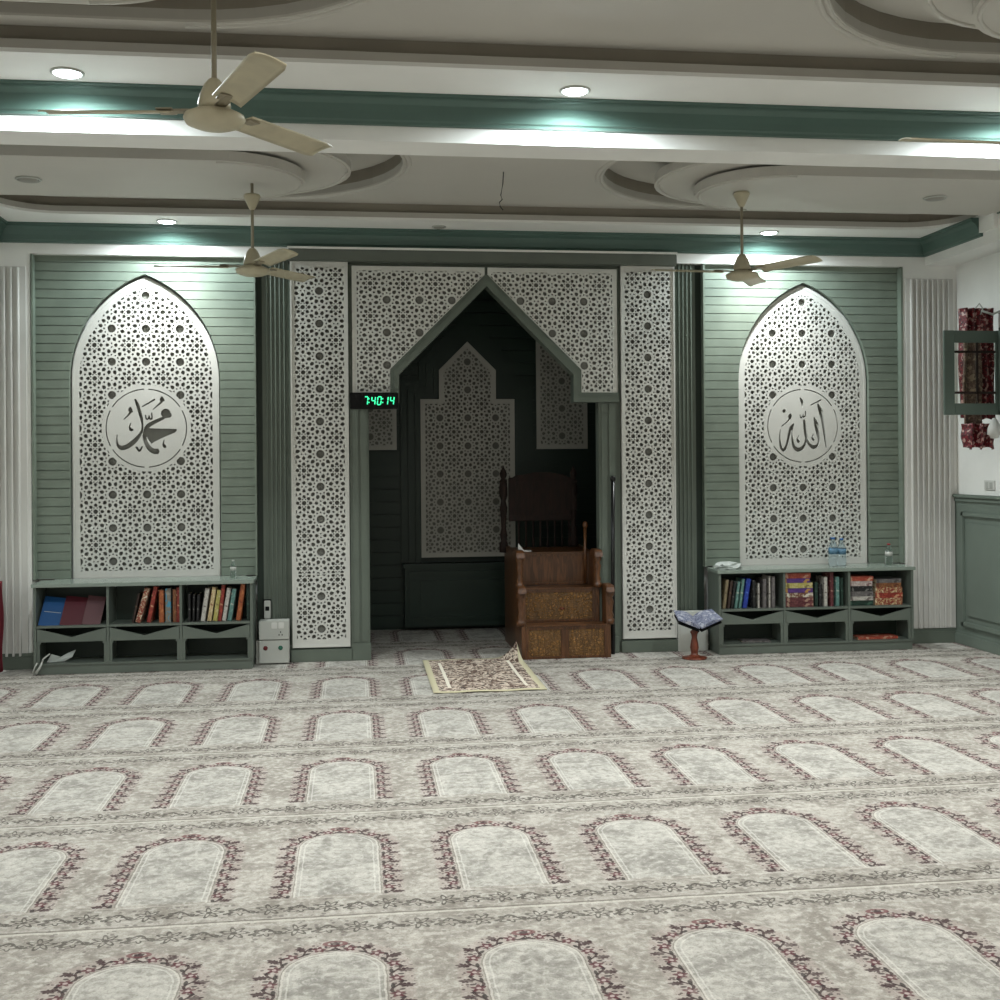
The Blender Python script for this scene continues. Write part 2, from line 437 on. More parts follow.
# slatted green recesses with a pointed-arch cut-out
AW, AZ0, ASP, AAP = .578, .0, 2.30, 3.13      # half width, spring height, apex
def arch_pts(cx, hw, z0, zs, za, n=14):
    h = za-zs; R = (h*h+hw*hw)/(2*hw); pts = [(cx-hw, z0)]
    amax = math.asin(min(1, h/R))
    for i in range(n+1):
        a = amax*i/n; pts.append((cx-hw+R-R*math.cos(a), zs+R*math.sin(a)))
    rt = [(2*cx-x, z) for x, z in pts[:-1]][::-1]
    return pts+rt
for side, (xa, xb, ac) in (('left', (-2.53, -.80, -1.675)), ('right', (2.965, 4.745, 3.878))):
    strips = []; z = .702
    while z < 3.285: strips.append([(xa, z), (xb, z), (xb, min(z+.0665, 3.29)), (xa, min(z+.0665, 3.29))]); z += .0725
    bm = cut(strips, [arch_pts(ac, AW+.012, .1, ASP, AAP+.02)], lambda x, z: (x, 9.525, z), Vector((0, .02, 0)))
    bm2 = cut([[(xa, .702), (xb, .702), (xb, 3.29), (xa, 3.29)]], [arch_pts(ac, AW+.012, .1, ASP, AAP+.02)], lambda x, z: (x, 9.545, z), Vector((0, .035, 0)))
    join(bm, bm2)
    for x in (xa, xb): bx(bm, x-.008, x+.008, YW-.008, 9.524, .702, 3.285)
    t = link('slatted_panel', bm, M['slat'])
    tag(t, 'sage green horizontal slat cladding around the %s pointed-arch lattice panel' % side, 'wall panel')

# fluted white panels at the outer ends, green flutes beside the mihrab block
def fluted(x0, x1, z0, z1, y, pitch, mat, name, label, grp=None, board=.012):
    bm = B(x0, x1, y-board, y-.0005, z0, z1)
    n = int((x1-x0-.02)/pitch); off = ((x1-x0)-n*pitch)/2
    for i in range(n):
        c = x0+off+(i+.5)*pitch; r = pitch*.20; yb = y-board+.001
        poly = [(c-r, yb), (c-r*.8, yb-pitch*.40), (c-r*.4, yb-pitch*.46), (c+r*.4, yb-pitch*.46), (c+r*.8, yb-pitch*.40), (c+r, yb)]
        prism(bm, poly, z0+.004, z1-.01 if board < .02 else z1, 'Z')
    o = link(name, bm, mat); tag(o, label, 'wall panel', grp); return o
fluted(4.78, 5.215, .13, 3.185, YW, .0488, M['flute'], 'fluted_panel', 'tall white fluted wall panel in the right corner')
fluted(-3.0, -2.575, .10, 3.185, YW, .0515, M['flute'], 'fluted_panel', 'tall white fluted wall panel at the left edge')
fluted(-.745, -.525, .10, 3.29, 9.53, .035, M['green'], 'fluted_panel', 'narrow green fluted panel left of the mihrab', None, .02)
fluted(2.715, 2.90, .10, 3.29, 9.53, .035, M['green'], 'fluted_panel', 'narrow green fluted panel right of the mihrab', None, .02)
bm = bmesh.new(); bx(bm, -.80, -.525, 9.535, 9.66, 0, 3.29); bx(bm, 2.71, 2.97, 9.535, 9.66, 0, 3.29)
struct('trim_1', bm, M['dgreen'])
# baseboards
bm = bmesh.new()
for a, b_ in ((-3.07, -2.44), (4.66, 5.25)):
    bx(bm, a, b_, 9.43, 9.47, 0, .10, .004); bx(bm, a, b_, 9.445, 9.47, .09, .125, .004)
bx(bm, -.80, -.52, 9.46, 9.55, 0, .12, .004); bx(bm, 2.70, 2.98, 9.46, 9.55, 0, .12, .004)
struct('baseboard_back', bm, M['green'])
# cornice (green crown), white fascia line, header
CRP = [(0, 0), (-.018, .004), (-.022, .016), (-.034, .024), (-.045, .06), (-.062, .095), (-.088, .112), (-.094, .118), (-.094, .130), (-.105, .134), (-.105, .146), (0, .146)]
def crown(y, z, sgn, x0, x1, mat=None):
    bm = bmesh.new(); prism(bm, [(y+p*sgn, z+q) for p, q in CRP], x0, x1, 'X'); return bm
def crownx(x, z, sgn, y0, y1):
    bm = bmesh.new(); prism(bm, [(x+p*sgn, z+q) for p, q in CRP], y0, y1, 'Y'); return bm
ZS = 3.52
bm = crown(YW, 3.374, 1, -3.07, 4.975)
struct('trim_2', bm, M['crown'])
# side beam on the right with its return of crown
struct('trim_3', B(4.965, 5.25, 6.3, YW, 3.30, 3.9), M['white'])
bm = crownx(4.965, 3.374, 1, 8.53, YW)
join(bm, crownx(5.06, 3.374, 1, 6.3, 8.32))
struct('trim_4', bm, M['crown'])
struct('trim_15', B(4.93, 4.97, 8.32, 8.535, 3.40, 3.52), M['white'])
struct('trim_5', B(-3.07, -2.785, 6.3, YW, 3.30, 3.9), M['white'])
struct('trim_6', crownx(-2.785, 3.374, -1, 6.3, YW), M['crown'])
# beams between bays
def beam(y0, y1, k):
    struct('trim_%d' % k, B(-3.07, 5.25, y0, y1, 3.295, 3.9), M['white'])
    bm = crown(y0, 3.374, 1, -3.07, 5.25); join(bm, crown(y1, 3.374, -1, -3.07, 5.25)); struct('trim_%d' % (k+1), bm, M['crown'])
beam(6.03, 6.29, 7); beam(2.60, 2.86, 9)

# ------------------------------------------------------------------ ceiling coffers
def rrect(x0, x1, y0, y1, r, n=8):
    out = []
    for cx, cy, a0 in ((x1-r, y1-r, 0), (x0+r, y1-r, PI/2), (x0+r, y0+r, PI), (x1-r, y0+r, 1.5*PI)):
        out += [(cx+r*math.cos(a0+PI/2*i/n), cy+r*math.sin(a0+PI/2*i/n)) for i in range(n+1)]
    return out
def capsule(xt, xe, yc, r, n=20):
    """stadium open to one side: round tip at xt, straight to xe"""
    sg = 1 if xe > xt else -1; cx = xt+sg*r; pts = [(xe, yc+r), (cx, yc+r)]
    pts = []
    for i in range(n+1):
        a = PI/2+PI*i/n; pts.append((cx+sg*r*math.cos(a), yc+r*math.sin(a)))
    pts += [(xe, yc-r), (xe, yc+r)]
    return pts
def wallring(poly, z0, z1, t=.02, inset=0):
    bm = bmesh.new(); n = len(poly); cx = sum(p[0] for p in poly)/n; cy = sum(p[1] for p in poly)/n
    A = [bm.verts.new((x, y, z0)) for x, y in poly]; C = [bm.verts.new((x, y, z1)) for x, y in poly]
    for i in range(n): bm.faces.new((A[i], A[(i+1) % n], C[(i+1) % n], C[i]))
    return bm
def torus_path(bm, pts, r, z, closed=True):
    tube(bm, [(x, y, z) for x, y in pts]+([(pts[0][0], pts[0][1], z)] if closed else []), r, 6)
def bay(y0, y1, c, ends, k, name):
    hole = rrect(-2.62, 4.93, c[0], c[1], .42)
    bm = cut([[(-3.07, y0), (5.25, y0), (5.25, y1), (-3.07, y1)]], [hole], lambda x, y: (x, y, ZS), Vector((0, 0, .02)))
    struct(name, bm, M['soffit'])
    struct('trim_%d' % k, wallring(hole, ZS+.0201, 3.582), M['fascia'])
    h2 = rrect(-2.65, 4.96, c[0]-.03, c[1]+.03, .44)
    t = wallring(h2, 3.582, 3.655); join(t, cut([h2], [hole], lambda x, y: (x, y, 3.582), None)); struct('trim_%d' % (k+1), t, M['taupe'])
    yc = ends[0]; R = 1.04
    recs = [capsule(ends[1], -2.72, yc, R), capsule(ends[2], 5.02, yc, R)]
    bm = cut([[(-2.75, c[0]-.06), (5.05, c[0]-.06), (5.05, c[1]+.06), (-2.75, c[1]+.06)]], recs, lambda x, y: (x, y, 3.655), Vector((0, 0, .012)))
    bx(bm, -3.07, 5.25, y0, y1, 3.80, 3.9)
    struct(name+'', bm, M['ceil'])
    bm = bmesh.new()
    for r_ in recs: join(bm, wallring(r_, 3.667, 3.715))
    struct('trim_%d' % (k+50), bm, M['fascia'])
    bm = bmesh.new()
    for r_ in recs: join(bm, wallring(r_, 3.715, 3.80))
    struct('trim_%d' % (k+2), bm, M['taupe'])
    bm = bmesh.new()
    for xt, xe in ((ends[1]+.045, -2.6), (ends[2]-.045, 4.9)):
        pts = capsule(xt, xe, yc, R+.045)[:-2]; torus_path(bm, pts, .016, 3.657, False)
        pts = capsule(xt+(.03 if xe > xt else -.03), xe, yc, R+.015)[:-2]; torus_path(bm, pts, .011, 3.657, False)
    struct('trim_%d' % (k+3), bm, M['ceil'])
    # dropped panels: a round one above, a long round-ended one below it
    bm = bmesh.new()
    for (xt, xe, r_, z0, z1) in ends[3]:
        if xe is None: poly = ngon(xt, yc, r_, 40)
        else: poly = capsule(xt, xe, yc, r_)
        prism(bm, poly, z0, z1, 'Z'); prism(bm, poly, z1-.001, 3.81, 'Z') if 0 else None
        sg = 1 if (xe or 5) > xt else -1
        if xe is None: torus_path(bm, ngon(xt, yc, r_-.03, 40), .011, z0, True)
        else: torus_path(bm, capsule(xt+sg*.03, xe, yc, r_-.03)[:-2], .011, z0, False)
    struct('trim_%d' % (k+4), bm, M['ceil'])
bay(6.29, YW, (6.70, 9.035), (7.885, .345, 1.77, [(-.32, -2.6, .535, 3.515, 3.58), (2.43, 5.0, .535, 3.515, 3.58), (-.75, None, .74, 3.60, 3.66), (2.88, None, .74, 3.60, 3.66)]), 20, 'ceiling')
bay(2.86, 6.03, (3.30, 5.53), (4.40, .27, 2.00, [(-.55, -2.6, .52, 3.515, 3.58), (2.60, 5.0, .52, 3.515, 3.58), (-.95, None, .60, 3.60, 3.66), (2.98, None, .60, 3.60, 3.66)]), 30, 'ceiling')
struct('ceiling', B(-3.07, 5.25, -2.3, 2.6, 3.52, 3.9), M['ceil'])
# spacers that hold the dropped panels under the recess
bm = bmesh.new()
for x in (-.75, 2.88): bx(bm, x-.3, x+.3, 7.6, 8.15, 3.655, 3.80)
for x in (-1.8, 4.0): bx(bm, x-.4, x+.4, 7.7, 8.05, 3.57, 3.80)
for x in (-.95, 2.98): bx(bm, x-.3, x+.3, 4.15, 4.65, 3.655, 3.80)
for x in (-1.8, 4.0): bx(bm, x-.4, x+.4, 4.2, 4.6, 3.57, 3.80)
for x in (-.75, 2.88): bx(bm, x-.3, x+.3, 7.65, 8.1, 3.57, 3.61)
for x in (-.95, 2.98): bx(bm, x-.3, x+.3, 4.2, 4.6, 3.57, 3.61)
struct('trim_40', bm, M['ceil'])

# downlights
def downlight(x, y, z, lit, label, r=.066):
    t = thing('downlight', label, 'ceiling light', (x, y, z))
    bm = bmesh.new(); lathe(bm, [(r+.014, .0), (r+.014, -.006), (r+.004, -.010), (r, -.006), (r, .0)], n=28); link('trim_ring', bm, M['wplastic'], t, True)
    bm = bmesh.new(); lathe(bm, [(r*.98, -.004), (r*.85, -.013), (r*.5, -.018), (.001, -.019)], n=24); link('lens', bm, M['lamp'] if lit else M['lampoff'], t, True)
    if lit:
        l = bpy.data.lights.new('downlight_lamp', 'SPOT'); l.energy = DL_P*lit; l.spot_size = math.radians(172); l.spot_blend = .5; l.shadow_soft_size = .045; l.color = (.86, .97, 1)
        o = bpy.data.objects.new('downlight_lamp', l); COL.objects.link(o); o.parent = t; o.location = (0, -.05, -.045)
        l = bpy.data.lights.new('downlight_beam', 'SPOT'); l.energy = 120*lit; l.spot_size = math.radians(112); l.spot_blend = .9; l.shadow_soft_size = .05; l.color = (1, .98, .94)
        o = bpy.data.objects.new('downlight_beam', l); COL.objects.link(o); o.parent = t; o.location = (0, -.05, -.04)
    return t
for x, y, lit, lab in ((-1.375, 5.79, 1, 'lit round downlight above the green beam cornice, leftmost in the photo'), (1.14, 5.80, 1, 'lit round downlight above the green beam cornice, near the middle of the photo'), (3.62, 5.80, 1, 'lit round downlight over the beam cornice beyond the right edge'),
        (-1.45, 9.23, .8, 'lit round downlight over the left pointed-arch lattice panel'), (3.46, 9.23, .8, 'lit round downlight over the right wall, behind the fan with a full ceiling cup')):
    downlight(x, y, ZS, lit, lab)
downlight(.69, 9.25, ZS, 0, 'unlit round downlight above the middle of the mihrab wall', .045)
downlight(4.22, 7.885, 3.513, 0, 'unlit round downlight in the right dropped ceiling panel', .07)
downlight(-2.14, 7.94, 3.513, 0, 'unlit round downlight in the left dropped ceiling panel', .07)

# loose cable hanging from the ceiling
bm = bmesh.new(); tube(bm, [(1.055, 8.0, 3.655), (1.05, 8.0, 3.57), (1.035, 8.0, 3.49), (1.045, 8.0, 3.46), (1.025, 8.0, 3.44), (1.03, 8.0, 3.41), (1.05, 8.0, 3.385)], .004, 6)
tag(link('hanging_cable', bm, M['darkhole']), 'short dark loose cable dangling from the middle of the ceiling', 'cable')

# ------------------------------------------------------------------ lattice panels
def lattice(name, label, cat, outer, inner, ox, oy, p, yf, th=.020, gap=.022, solid=(), extra=(), seam=None, mat='lattice'):
    xs = [q[0] for q in inner]; ys = [q[1] for q in inner]
    t = thing(name, label, cat, (sum(xs)/len(xs), yf, min(q[1] for q in outer)))
    T = Vector(t.location)
    holes = []
    secs = [(min(ys), max(ys), oy)] if seam is None else [(seam[0]+.004, max(ys), oy), (min(ys), seam[0]-.004, seam[1])]
    for ya, yb, oo in secs:
        clipd = [(min(xs), ya), (max(xs), ya), (max(xs), yb), (min(xs), yb)]
        holes.append((cell_holes(ox, oo, p, min(xs), max(xs), ya, yb), clipd))
    hs = []
    for hh, cl in holes:
        for h in hh:      # clamp to the section rectangle
            q = [(min(max(x, cl[0][0]), cl[1][0]), min(max(y, cl[0][1]), cl[2][1])) for x, y in h]
            a = abs(sum(q[i][0]*q[(i+1) % len(q)][1]-q[(i+1) % len(q)][0]*q[i][1] for i in range(len(q))))/2
            if a > 8e-6:
                r = []
                for pt in q:
                    if not r or (abs(pt[0]-r[-1][0])+abs(pt[1]-r[-1][1])) > 1e-5: r.append(pt)
                if len(r) > 2: hs.append(r)
    # a hole counts only inside the inner outline: keep hole triangles' complement
    nk = [outer]; vs, fs = [], []
    groups = [('o', nk), ('i', [inner]), ('h', hs), ('s', list(solid)), ('x', list(extra))]
    lab = []
    for g, pls in groups:
        for pl in map(ccw, pls):
            fs.append(list(range(len(vs), len(vs)+len(pl)))); vs += [Vector(q) for q in pl]; lab.append(g)
    ov, oe, of, _, _, src = delaunay_2d_cdt(vs, [], fs, 0, 1e-6, True)
    bm = bmesh.new(); vm = {}
    for f, s_ in zip(of, src):
        g = {lab[i] for i in s_}
        if 'o' not in g: continue
        if 'x' in g: continue
        if 'h' in g and 'i' in g and 's' not in g: continue
        q = []
        for i in f:
            if i not in vm: vm[i] = bm.verts.new((ov[i][0]-T.x, 0, ov[i][1]-T.z))
            q.append(vm[i])
        try: bm.faces.new(q)
        except ValueError: pass
    r = bmesh.ops.extrude_face_region(bm, geom=bm.faces[:])
    bmesh.ops.translate(bm, verts=[g for g in r['geom'] if isinstance(g, bmesh.types.BMVert)], vec=Vector((0, th, 0)))
    link('pierced_board', bm, M[mat], t)
    bm = bmesh.new(); prism(bm, [(x-T.x, z-T.z) for x, z in outer], th+gap-.006, th+gap, 'Y'); link('backing', bm, M['backing'], t)
    return t
def frame_of(t, outer, inner, yf, y1, mat, name='frame'):
    T = t.location
    bm = cut([outer], [inner], lambda x, z: (x-T.x, yf-T.y, z-T.z), Vector((0, y1-yf, 0)))
    return link(name, bm, mat, t)
# pilasters
PZ0, PZ1 = .115, 3.25
for cx, lab, seam in ((-.279, 'tall narrow white pierced lattice pilaster left of the mihrab', (.71, .529)), (2.459, 'tall narrow white pierced lattice pilaster right of the mihrab', None)):
    x0, x1 = cx-.232, cx+.232
    outer = [(x0, PZ0), (x1, PZ0), (x1, PZ1), (x0, PZ1)]; i = .034
    inner = [(x0+i, PZ0+.065), (x1-i, PZ0+.065), (x1-i, PZ1-.045), (x0+i, PZ1-.045)]
    t = lattice('lattice_pilaster', lab, 'lattice panel', outer, inner, cx, 3.013, .2655, 9.41, th=.024, gap=.014, seam=seam)
    frame_of(t, outer, [(x0+.012, PZ0+.012), (x1-.012, PZ0+.012), (x1-.012, PZ1-.012), (x0+.012, PZ1-.012)], 9.402, 9.412, M['lattice'])
# block behind the pilasters and their plinths
bm = bmesh.new()
for a, b_ in ((-.525, -.03), (2.21, 2.71)):
    bx(bm, a, b_, 9.45, 9.60, 0, 3.29); bx(bm, a, b_, 9.39, 9.47, 0, .10, .005)
bx(bm, -.525, 2.71, 9.45, 9.60, 3.23, 3.30)
struct('trim_11', bm, M['green'])
struct('trim_12', B(-.525, 2.70, 9.355, 9.47, 3.252, 3.345, .006), M['headgreen'])
struct('trim_13', B(-.53, 2.705, 9.345, 9.47, 3.345, 3.362, .004), M['white'])

# mihrab front wall with the stepped opening
def R_(pts): return [(XA+x, z) for x, z in pts]
OPEN = R_([(-.975, -.01), (-.975, 2.105), (-.725, 2.105), (-.725, 2.335), (0, 3.063), (.725, 2.335), (.725, 2.105), (.94, 2.105), (.94, -.01)])
t = thing('mihrab_surround', 'green painted front of the prayer niche with stepped pointed opening', 'niche surround', (XA, 9.44, 0))
def loc(bm): bm.transform(Matrix.Translation((-XA, -9.44, 0))); return bm
bm = cut([[(-.04, 0), (2.22, 0), (2.22, 3.24), (-.04, 3.24)]], [OPEN], lambda x, z: (x, 9.44, z), Vector((0, .09, 0)))
link('front_board', loc(bm), M['green'], t)
def band(o, i, y0, y1, mat, nm):
    bm = cut([R_(o)+R_(i)[::-1]], [], lambda x, z: (x, y0, z), Vector((0, y1-y0, 0))); link(nm, loc(bm), mat, t)
o1 = [(-1.11, 2.185), (-.795, 2.185), (-.795, 2.375), (0, 3.171), (.795, 2.375), (.795, 2.185), (1.11, 2.185)]
m1 = [(-1.11, 2.150), (-.765, 2.150), (-.765, 2.360), (0, 3.128), (.765, 2.360), (.765, 2.150), (1.11, 2.150)]
i1 = [(-1.11, 2.105), (-.725, 2.105), (-.725, 2.335), (0, 3.063), (.725, 2.335), (.725, 2.105), (1.11, 2.105)]
band(o1, m1, 9.405, 9.45, M['green'], 'outer_moulding'); band(m1, i1, 9.385, 9.45, M['green'], 'inner_moulding')
for sg, nm in ((-1, 'left'), (1, 'right')):
    e = XA+(-.975 if sg < 0 else .94); a, b_ = (e-.155, e) if sg < 0 else (e, e+.155)
    bm = bmesh.new(); bx(bm, a, b_, 9.415, 9.45, 0, 2.105, .003); bx(bm, a+.02, a+.07, 9.405, 9.42, .15, 2.09, .003); bx(bm, a+.085, b_-.015, 9.405, 9.42, .15, 2.09, .003)
    bx(bm, a, b_+.006, 9.395, 9.45, 0, .14, .005)
    link('post', loc(bm), M['green'], t)
# spandrel lattices
for sg, nm in ((-1, 'left'), (1, 'right')):
    q = lambda pts: [(XA+sg*x, z) for x, z in pts]
    outer = q([(.012, 3.222), (1.105, 3.222), (1.105, 2.187), (.797, 2.187), (.797, 2.378), (.012, 3.160)])
    inner = q([(.075, 3.185), (1.07, 3.185), (1.07, 2.20), (.805, 2.20), (.805, 2.385), (.03, 3.150), (.03, 3.185)])
    inner = q([(.06, 3.185), (1.065, 3.185), (1.065, 2.195), (.803, 2.195), (.803, 2.384), (.03, 3.150)])
    lattice('lattice_spandrel', 'white pierced lattice spandrel filling the upper %s corner over the niche opening' % nm, 'lattice panel', outer, inner, XA+sg*.822, 2.947, .268, 9.412, th=.018, gap=.009)

# niche interior
YB = 11.10
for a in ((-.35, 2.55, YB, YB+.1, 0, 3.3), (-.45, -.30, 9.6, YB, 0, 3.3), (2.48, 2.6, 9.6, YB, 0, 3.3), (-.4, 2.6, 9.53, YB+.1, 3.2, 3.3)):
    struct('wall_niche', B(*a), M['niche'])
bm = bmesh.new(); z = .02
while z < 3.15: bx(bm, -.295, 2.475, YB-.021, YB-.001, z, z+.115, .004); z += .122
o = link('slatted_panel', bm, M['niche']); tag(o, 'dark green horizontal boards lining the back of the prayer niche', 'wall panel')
XN = 1.083
NA = [(-.455, .70), (-.455, 2.22), (-.275, 2.22), (-.275, 2.50), (0, 2.775), (.275, 2.50), (.275, 2.22), (.455, 2.22), (.455, .70)]
def exp(k, b_): return [(-.455-k, b_), (-.455-k, 2.22+k), (-.275-k, 2.22+k), (-.275-k, 2.50+k*.45), (0, 2.775+k*1.4), (.275+k, 2.50+k*.45), (.275+k, 2.22+k), (.455+k, 2.22+k), (.455+k, b_)]
N_ = lambda pts: [(XN+x, z) for x, z in pts]
t = thing('niche_surround', 'dark green stepped frame and low panelled box around the inner niche lattice', 'niche surround', (XN, YB, 0))
for k0, k1, y in ((0, .05, YB-.10), (.05, .12, YB-.075), (.12, .19, YB-.05)):
    bm = cut([N_(exp(k1, .62-.001))], [N_(exp(k0, .55))], lambda x, z: (x-XN, y-YB, z), Vector((0, YB-.02-y, 0))); link('frame_step', bm, M['niche'], t)
bm = bmesh.new(); bx(bm, -.62, .62, -.16, -.02, .04, .64, .004); bx(bm, -.64, .64, -.18, -.02, .60, .645, .006); link('base_box', bm, M['niche'], t)
bm = bmesh.new()
for a, b_, c_, d_ in ((-.545, .545, .54, .574), (-.545, .545, .101, .135), (-.58, -.545, .10, .575), (.545, .58, .10, .575)): bx(bm, a, b_, -.178, -.155, c_, d_, .004)
bx(bm, -.48, .48, -.172, -.155, .19, .49, .008); link('base_panel', bm, M['niche'], t)
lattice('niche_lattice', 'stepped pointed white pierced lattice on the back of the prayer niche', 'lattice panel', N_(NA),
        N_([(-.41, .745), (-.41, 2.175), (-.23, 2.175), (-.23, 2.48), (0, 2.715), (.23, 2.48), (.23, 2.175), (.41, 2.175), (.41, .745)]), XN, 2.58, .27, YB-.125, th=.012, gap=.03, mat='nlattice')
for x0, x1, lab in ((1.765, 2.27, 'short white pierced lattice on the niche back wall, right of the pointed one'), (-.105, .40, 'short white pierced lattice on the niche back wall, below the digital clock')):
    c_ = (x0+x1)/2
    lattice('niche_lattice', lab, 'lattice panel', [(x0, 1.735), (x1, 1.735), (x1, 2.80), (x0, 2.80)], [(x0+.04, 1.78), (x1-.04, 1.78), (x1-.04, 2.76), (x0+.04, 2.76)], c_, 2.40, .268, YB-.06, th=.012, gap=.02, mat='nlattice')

# pointed-arch wall panels with calligraphy medallions (pen strokes cut through the board)
def med(cx, cz, strokes, blobs, polys, c0, R0):
    k = .319/R0; T = lambda x, y: (cx+(x-c0[0])*k, cz-(y-c0[1])*k); out = []
    for st in strokes:
        for q in stroke([(a, b, w_*1.3) for a, b, w_ in st]): out.append([T(*p) for p in q])
    for x, y, r in blobs: out.append([T(*p) for p in ngon(x, y, r, 16)])
    for q in polys: out.append([T(*p) for p in q])
    for a0 in range(6):          # the cut ring, interrupted six times
        a, b_ = math.radians(30+60*a0+3), math.radians(90+60*a0-3)
        o = [(cx+.321*math.cos(a+(b_-a)*i/14), cz+.321*math.sin(a+(b_-a)*i/14)) for i in range(15)]
        n_ = [(cx+.312*math.cos(a+(b_-a)*i/14), cz+.312*math.sin(a+(b_-a)*i/14)) for i in range(15)]
        out.append(o+n_[::-1])
    return out
L_ST = [[(403, 203, 12), (420, 250, 24), (440, 320, 25), (458, 390, 20), (464, 450, 14), (452, 505, 18), (400, 575, 32), (340, 625, 34), (280, 645, 32), (245, 620, 20), (237, 570, 10), (240, 522, 4)],
        [(650, 372, 22), (560, 415, 28), (505, 455, 30), (482, 520, 28), (490, 590, 30), (520, 645, 34), (560, 675, 38), (605, 678, 40)],
        [(465, 267, 8), (520, 236, 11), (577, 200, 12)], [(560, 293, 7), (600, 258, 11), (632, 228, 16), (638, 200, 30), (637, 182, 16)],
        [(303, 382, 7), (335, 350, 11), (358, 318, 18), (357, 298, 30), (357, 278, 16)], [(492, 345, 8), (498, 378, 12), (515, 380, 10), (524, 350, 8)], [(524, 352, 8), (530, 380, 12), (548, 375, 12), (548, 325, 8)],
        [(362, 418, 5), (350, 455, 12), (362, 482, 24)], [(657, 573, 5), (648, 608, 12), (658, 632, 26)], [(410, 640, 16), (436, 672, 16), (462, 630, 10)]]
L_BL = [(672, 330, 44), (700, 345, 26), (372, 480, 13), (662, 634, 15), (415, 642, 9), (652, 208, 12), (372, 312, 10)]
L_PO = [[(515, 462), (560, 467), (770, 473), (768, 492), (752, 506), (640, 555), (570, 590), (540, 612), (505, 560), (485, 500)]]
R_ST = [[(650, 265, 14), (668, 320, 26), (690, 400, 24), (706, 490, 22), (722, 600, 18), (736, 715, 8)], [(655, 270, 12), (680, 310, 14), (703, 345, 5)],
        [(610, 405, 14), (622, 470, 24), (645, 560, 26), (658, 630, 20), (640, 685, 20), (600, 703, 32), (555, 675, 22), (525, 620, 14)], [(612, 412, 12), (640, 455, 12), (655, 485, 5)],
        [(500, 428, 18), (505, 480, 24), (514, 560, 24), (522, 620, 22), (505, 680, 24), (470, 718, 30), (430, 728, 34), (392, 700, 26), (374, 640, 16), (370, 570, 10), (380, 500, 12), (390, 465, 10)],
        [(388, 465, 8), (360, 500, 22), (345, 555, 26), (330, 620, 24), (310, 690, 22), (283, 732, 26), (252, 705, 20), (240, 640, 12), (240, 570, 8), (246, 520, 3)],
        [(442, 585, 4), (425, 615, 9), (432, 640, 24)], [(600, 568, 4), (583, 600, 8), (592, 622, 22)],
        [(458, 372, 8), (466, 402, 12), (484, 396, 10), (490, 368, 8)], [(490, 370, 8), (498, 396, 12), (514, 380, 12), (517, 338, 7)],
        [(462, 203, 14), (478, 235, 22), (483, 270, 14), (483, 302, 4)], [(573, 272, 7), (630, 245, 11), (688, 215, 12)], [(263, 487, 6), (305, 455, 10), (340, 422, 14), (350, 390, 32), (356, 362, 14)]]
R_BL = [(288, 333, 20), (438, 646, 16), (598, 626, 14), (355, 405, 14), (352, 380, 18)]
for cx, lab, args in ((-1.675, 'pointed-arch white lattice panel with broad calligraphy, over the left bookcase', (L_ST, L_BL, L_PO, (500, 465), 360)),
                      (3.878, 'pointed-arch white lattice panel with slender upright calligraphy, over the right bookcase', (R_ST, R_BL, [], (485, 485), 375))):
    cz = 1.906
    outer = arch_pts(cx, AW, .69, ASP, AAP); inner = arch_pts(cx, AW-.054, .755, ASP, AAP-.072)
    t = lattice('arched_lattice_panel', lab, 'lattice panel', outer, inner, cx, cz, .269, 9.565, th=.022, gap=.016,
                solid=[ngon(cx, cz, .352, 64)], extra=med(cx, cz, *args))
    frame_of(t, outer, arch_pts(cx, AW-.020, .710, ASP, AAP-.03), 9.561, 9.566, M['lattice'])

# ------------------------------------------------------------------ right wall: wainscot, cupboard, cloth
bm = bmesh.new(); bx(bm, 5.225, 5.25, -2.3, YW, 0, 1.27); struct('trim_16', bm, M['wains'])
bm = bmesh.new(); bx(bm, 5.195, 5.25, -2.3, YW, 1.27, 1.30, .006); bx(bm, 5.21, 5.25, -2.3, YW, 1.235, 1.27, .006); struct('trim_17', bm, M['wains'])
struct('baseboard_right', bx(B(5.20, 5.25, -2.3, YW, 0, .09, .005), 5.212, 5.25, -2.3, YW, .085, .11, .004), M['wains'])
y = 9.36
bm = bmesh.new()
for k in range(5):
    y1 = y-.02; y0 = y1-1.05
    for a, b_, c_, d_ in ((y0, y1, 1.11, 1.15), (y0, y1, .16, .20), (y0, y0+.04, .16, 1.15), (y1-.04, y1, .16, 1.15)): bx(bm, 5.205, 5.23, a, b_, c_, d_, .006)
    bx(bm, 5.212, 5.23, y0+.09, y1-.09, .25, 1.06, .01)
    y = y0-.09
struct('trim_18', bm, M['wains'])
# wall cupboard, its glazed door swung open towards the niche wall
t = thing('wall_cupboard', 'green wall cupboard with its glazed door swung open, on the right wall', 'cupboard', (5.25, 7.9, 1.95))
bm = bmesh.new()
for a in ((-.25, 0, -.45, .48, 0, .025), (-.25, 0, -.45, .48, .655, .68), (-.25, 0, -.45, -.43, 0, .68), (-.25, 0, .46, .48, 0, .68), (-.02, 0, -.45, .48, 0, .68), (-.24, 0, -.45, .48, .32, .335)): bx(bm, *a)
link('carcass', bm, M['doorgreen'], t)
dx0, dx1, dy = 4.565-5.25, 5.045-5.25, 8.42-7.9
bm = bmesh.new(); fw = .085
for a in ((dx0, dx0+fw, 0, .66), (dx1-.05, dx1, 0, .66), (dx0+fw, dx1-.05, 0.001, .09), (dx0+fw, dx1-.05, .565, .659)): bx(bm, a[0], a[1], dy-.012, dy+.012, a[2], a[3], .003)
d = link('door', bm, M['doorgreen'], t)
bm = bmesh.new()
for z in (.165, .485): bx(bm, dx0+fw, dx1-.05, dy-.006, dy+.006, z, z+.018)
bx(bm, dx0+.27, dx0+.285, dy-.006, dy+.006, .09, .565)
link('glazing_bar', bm, M['dwood'], d)
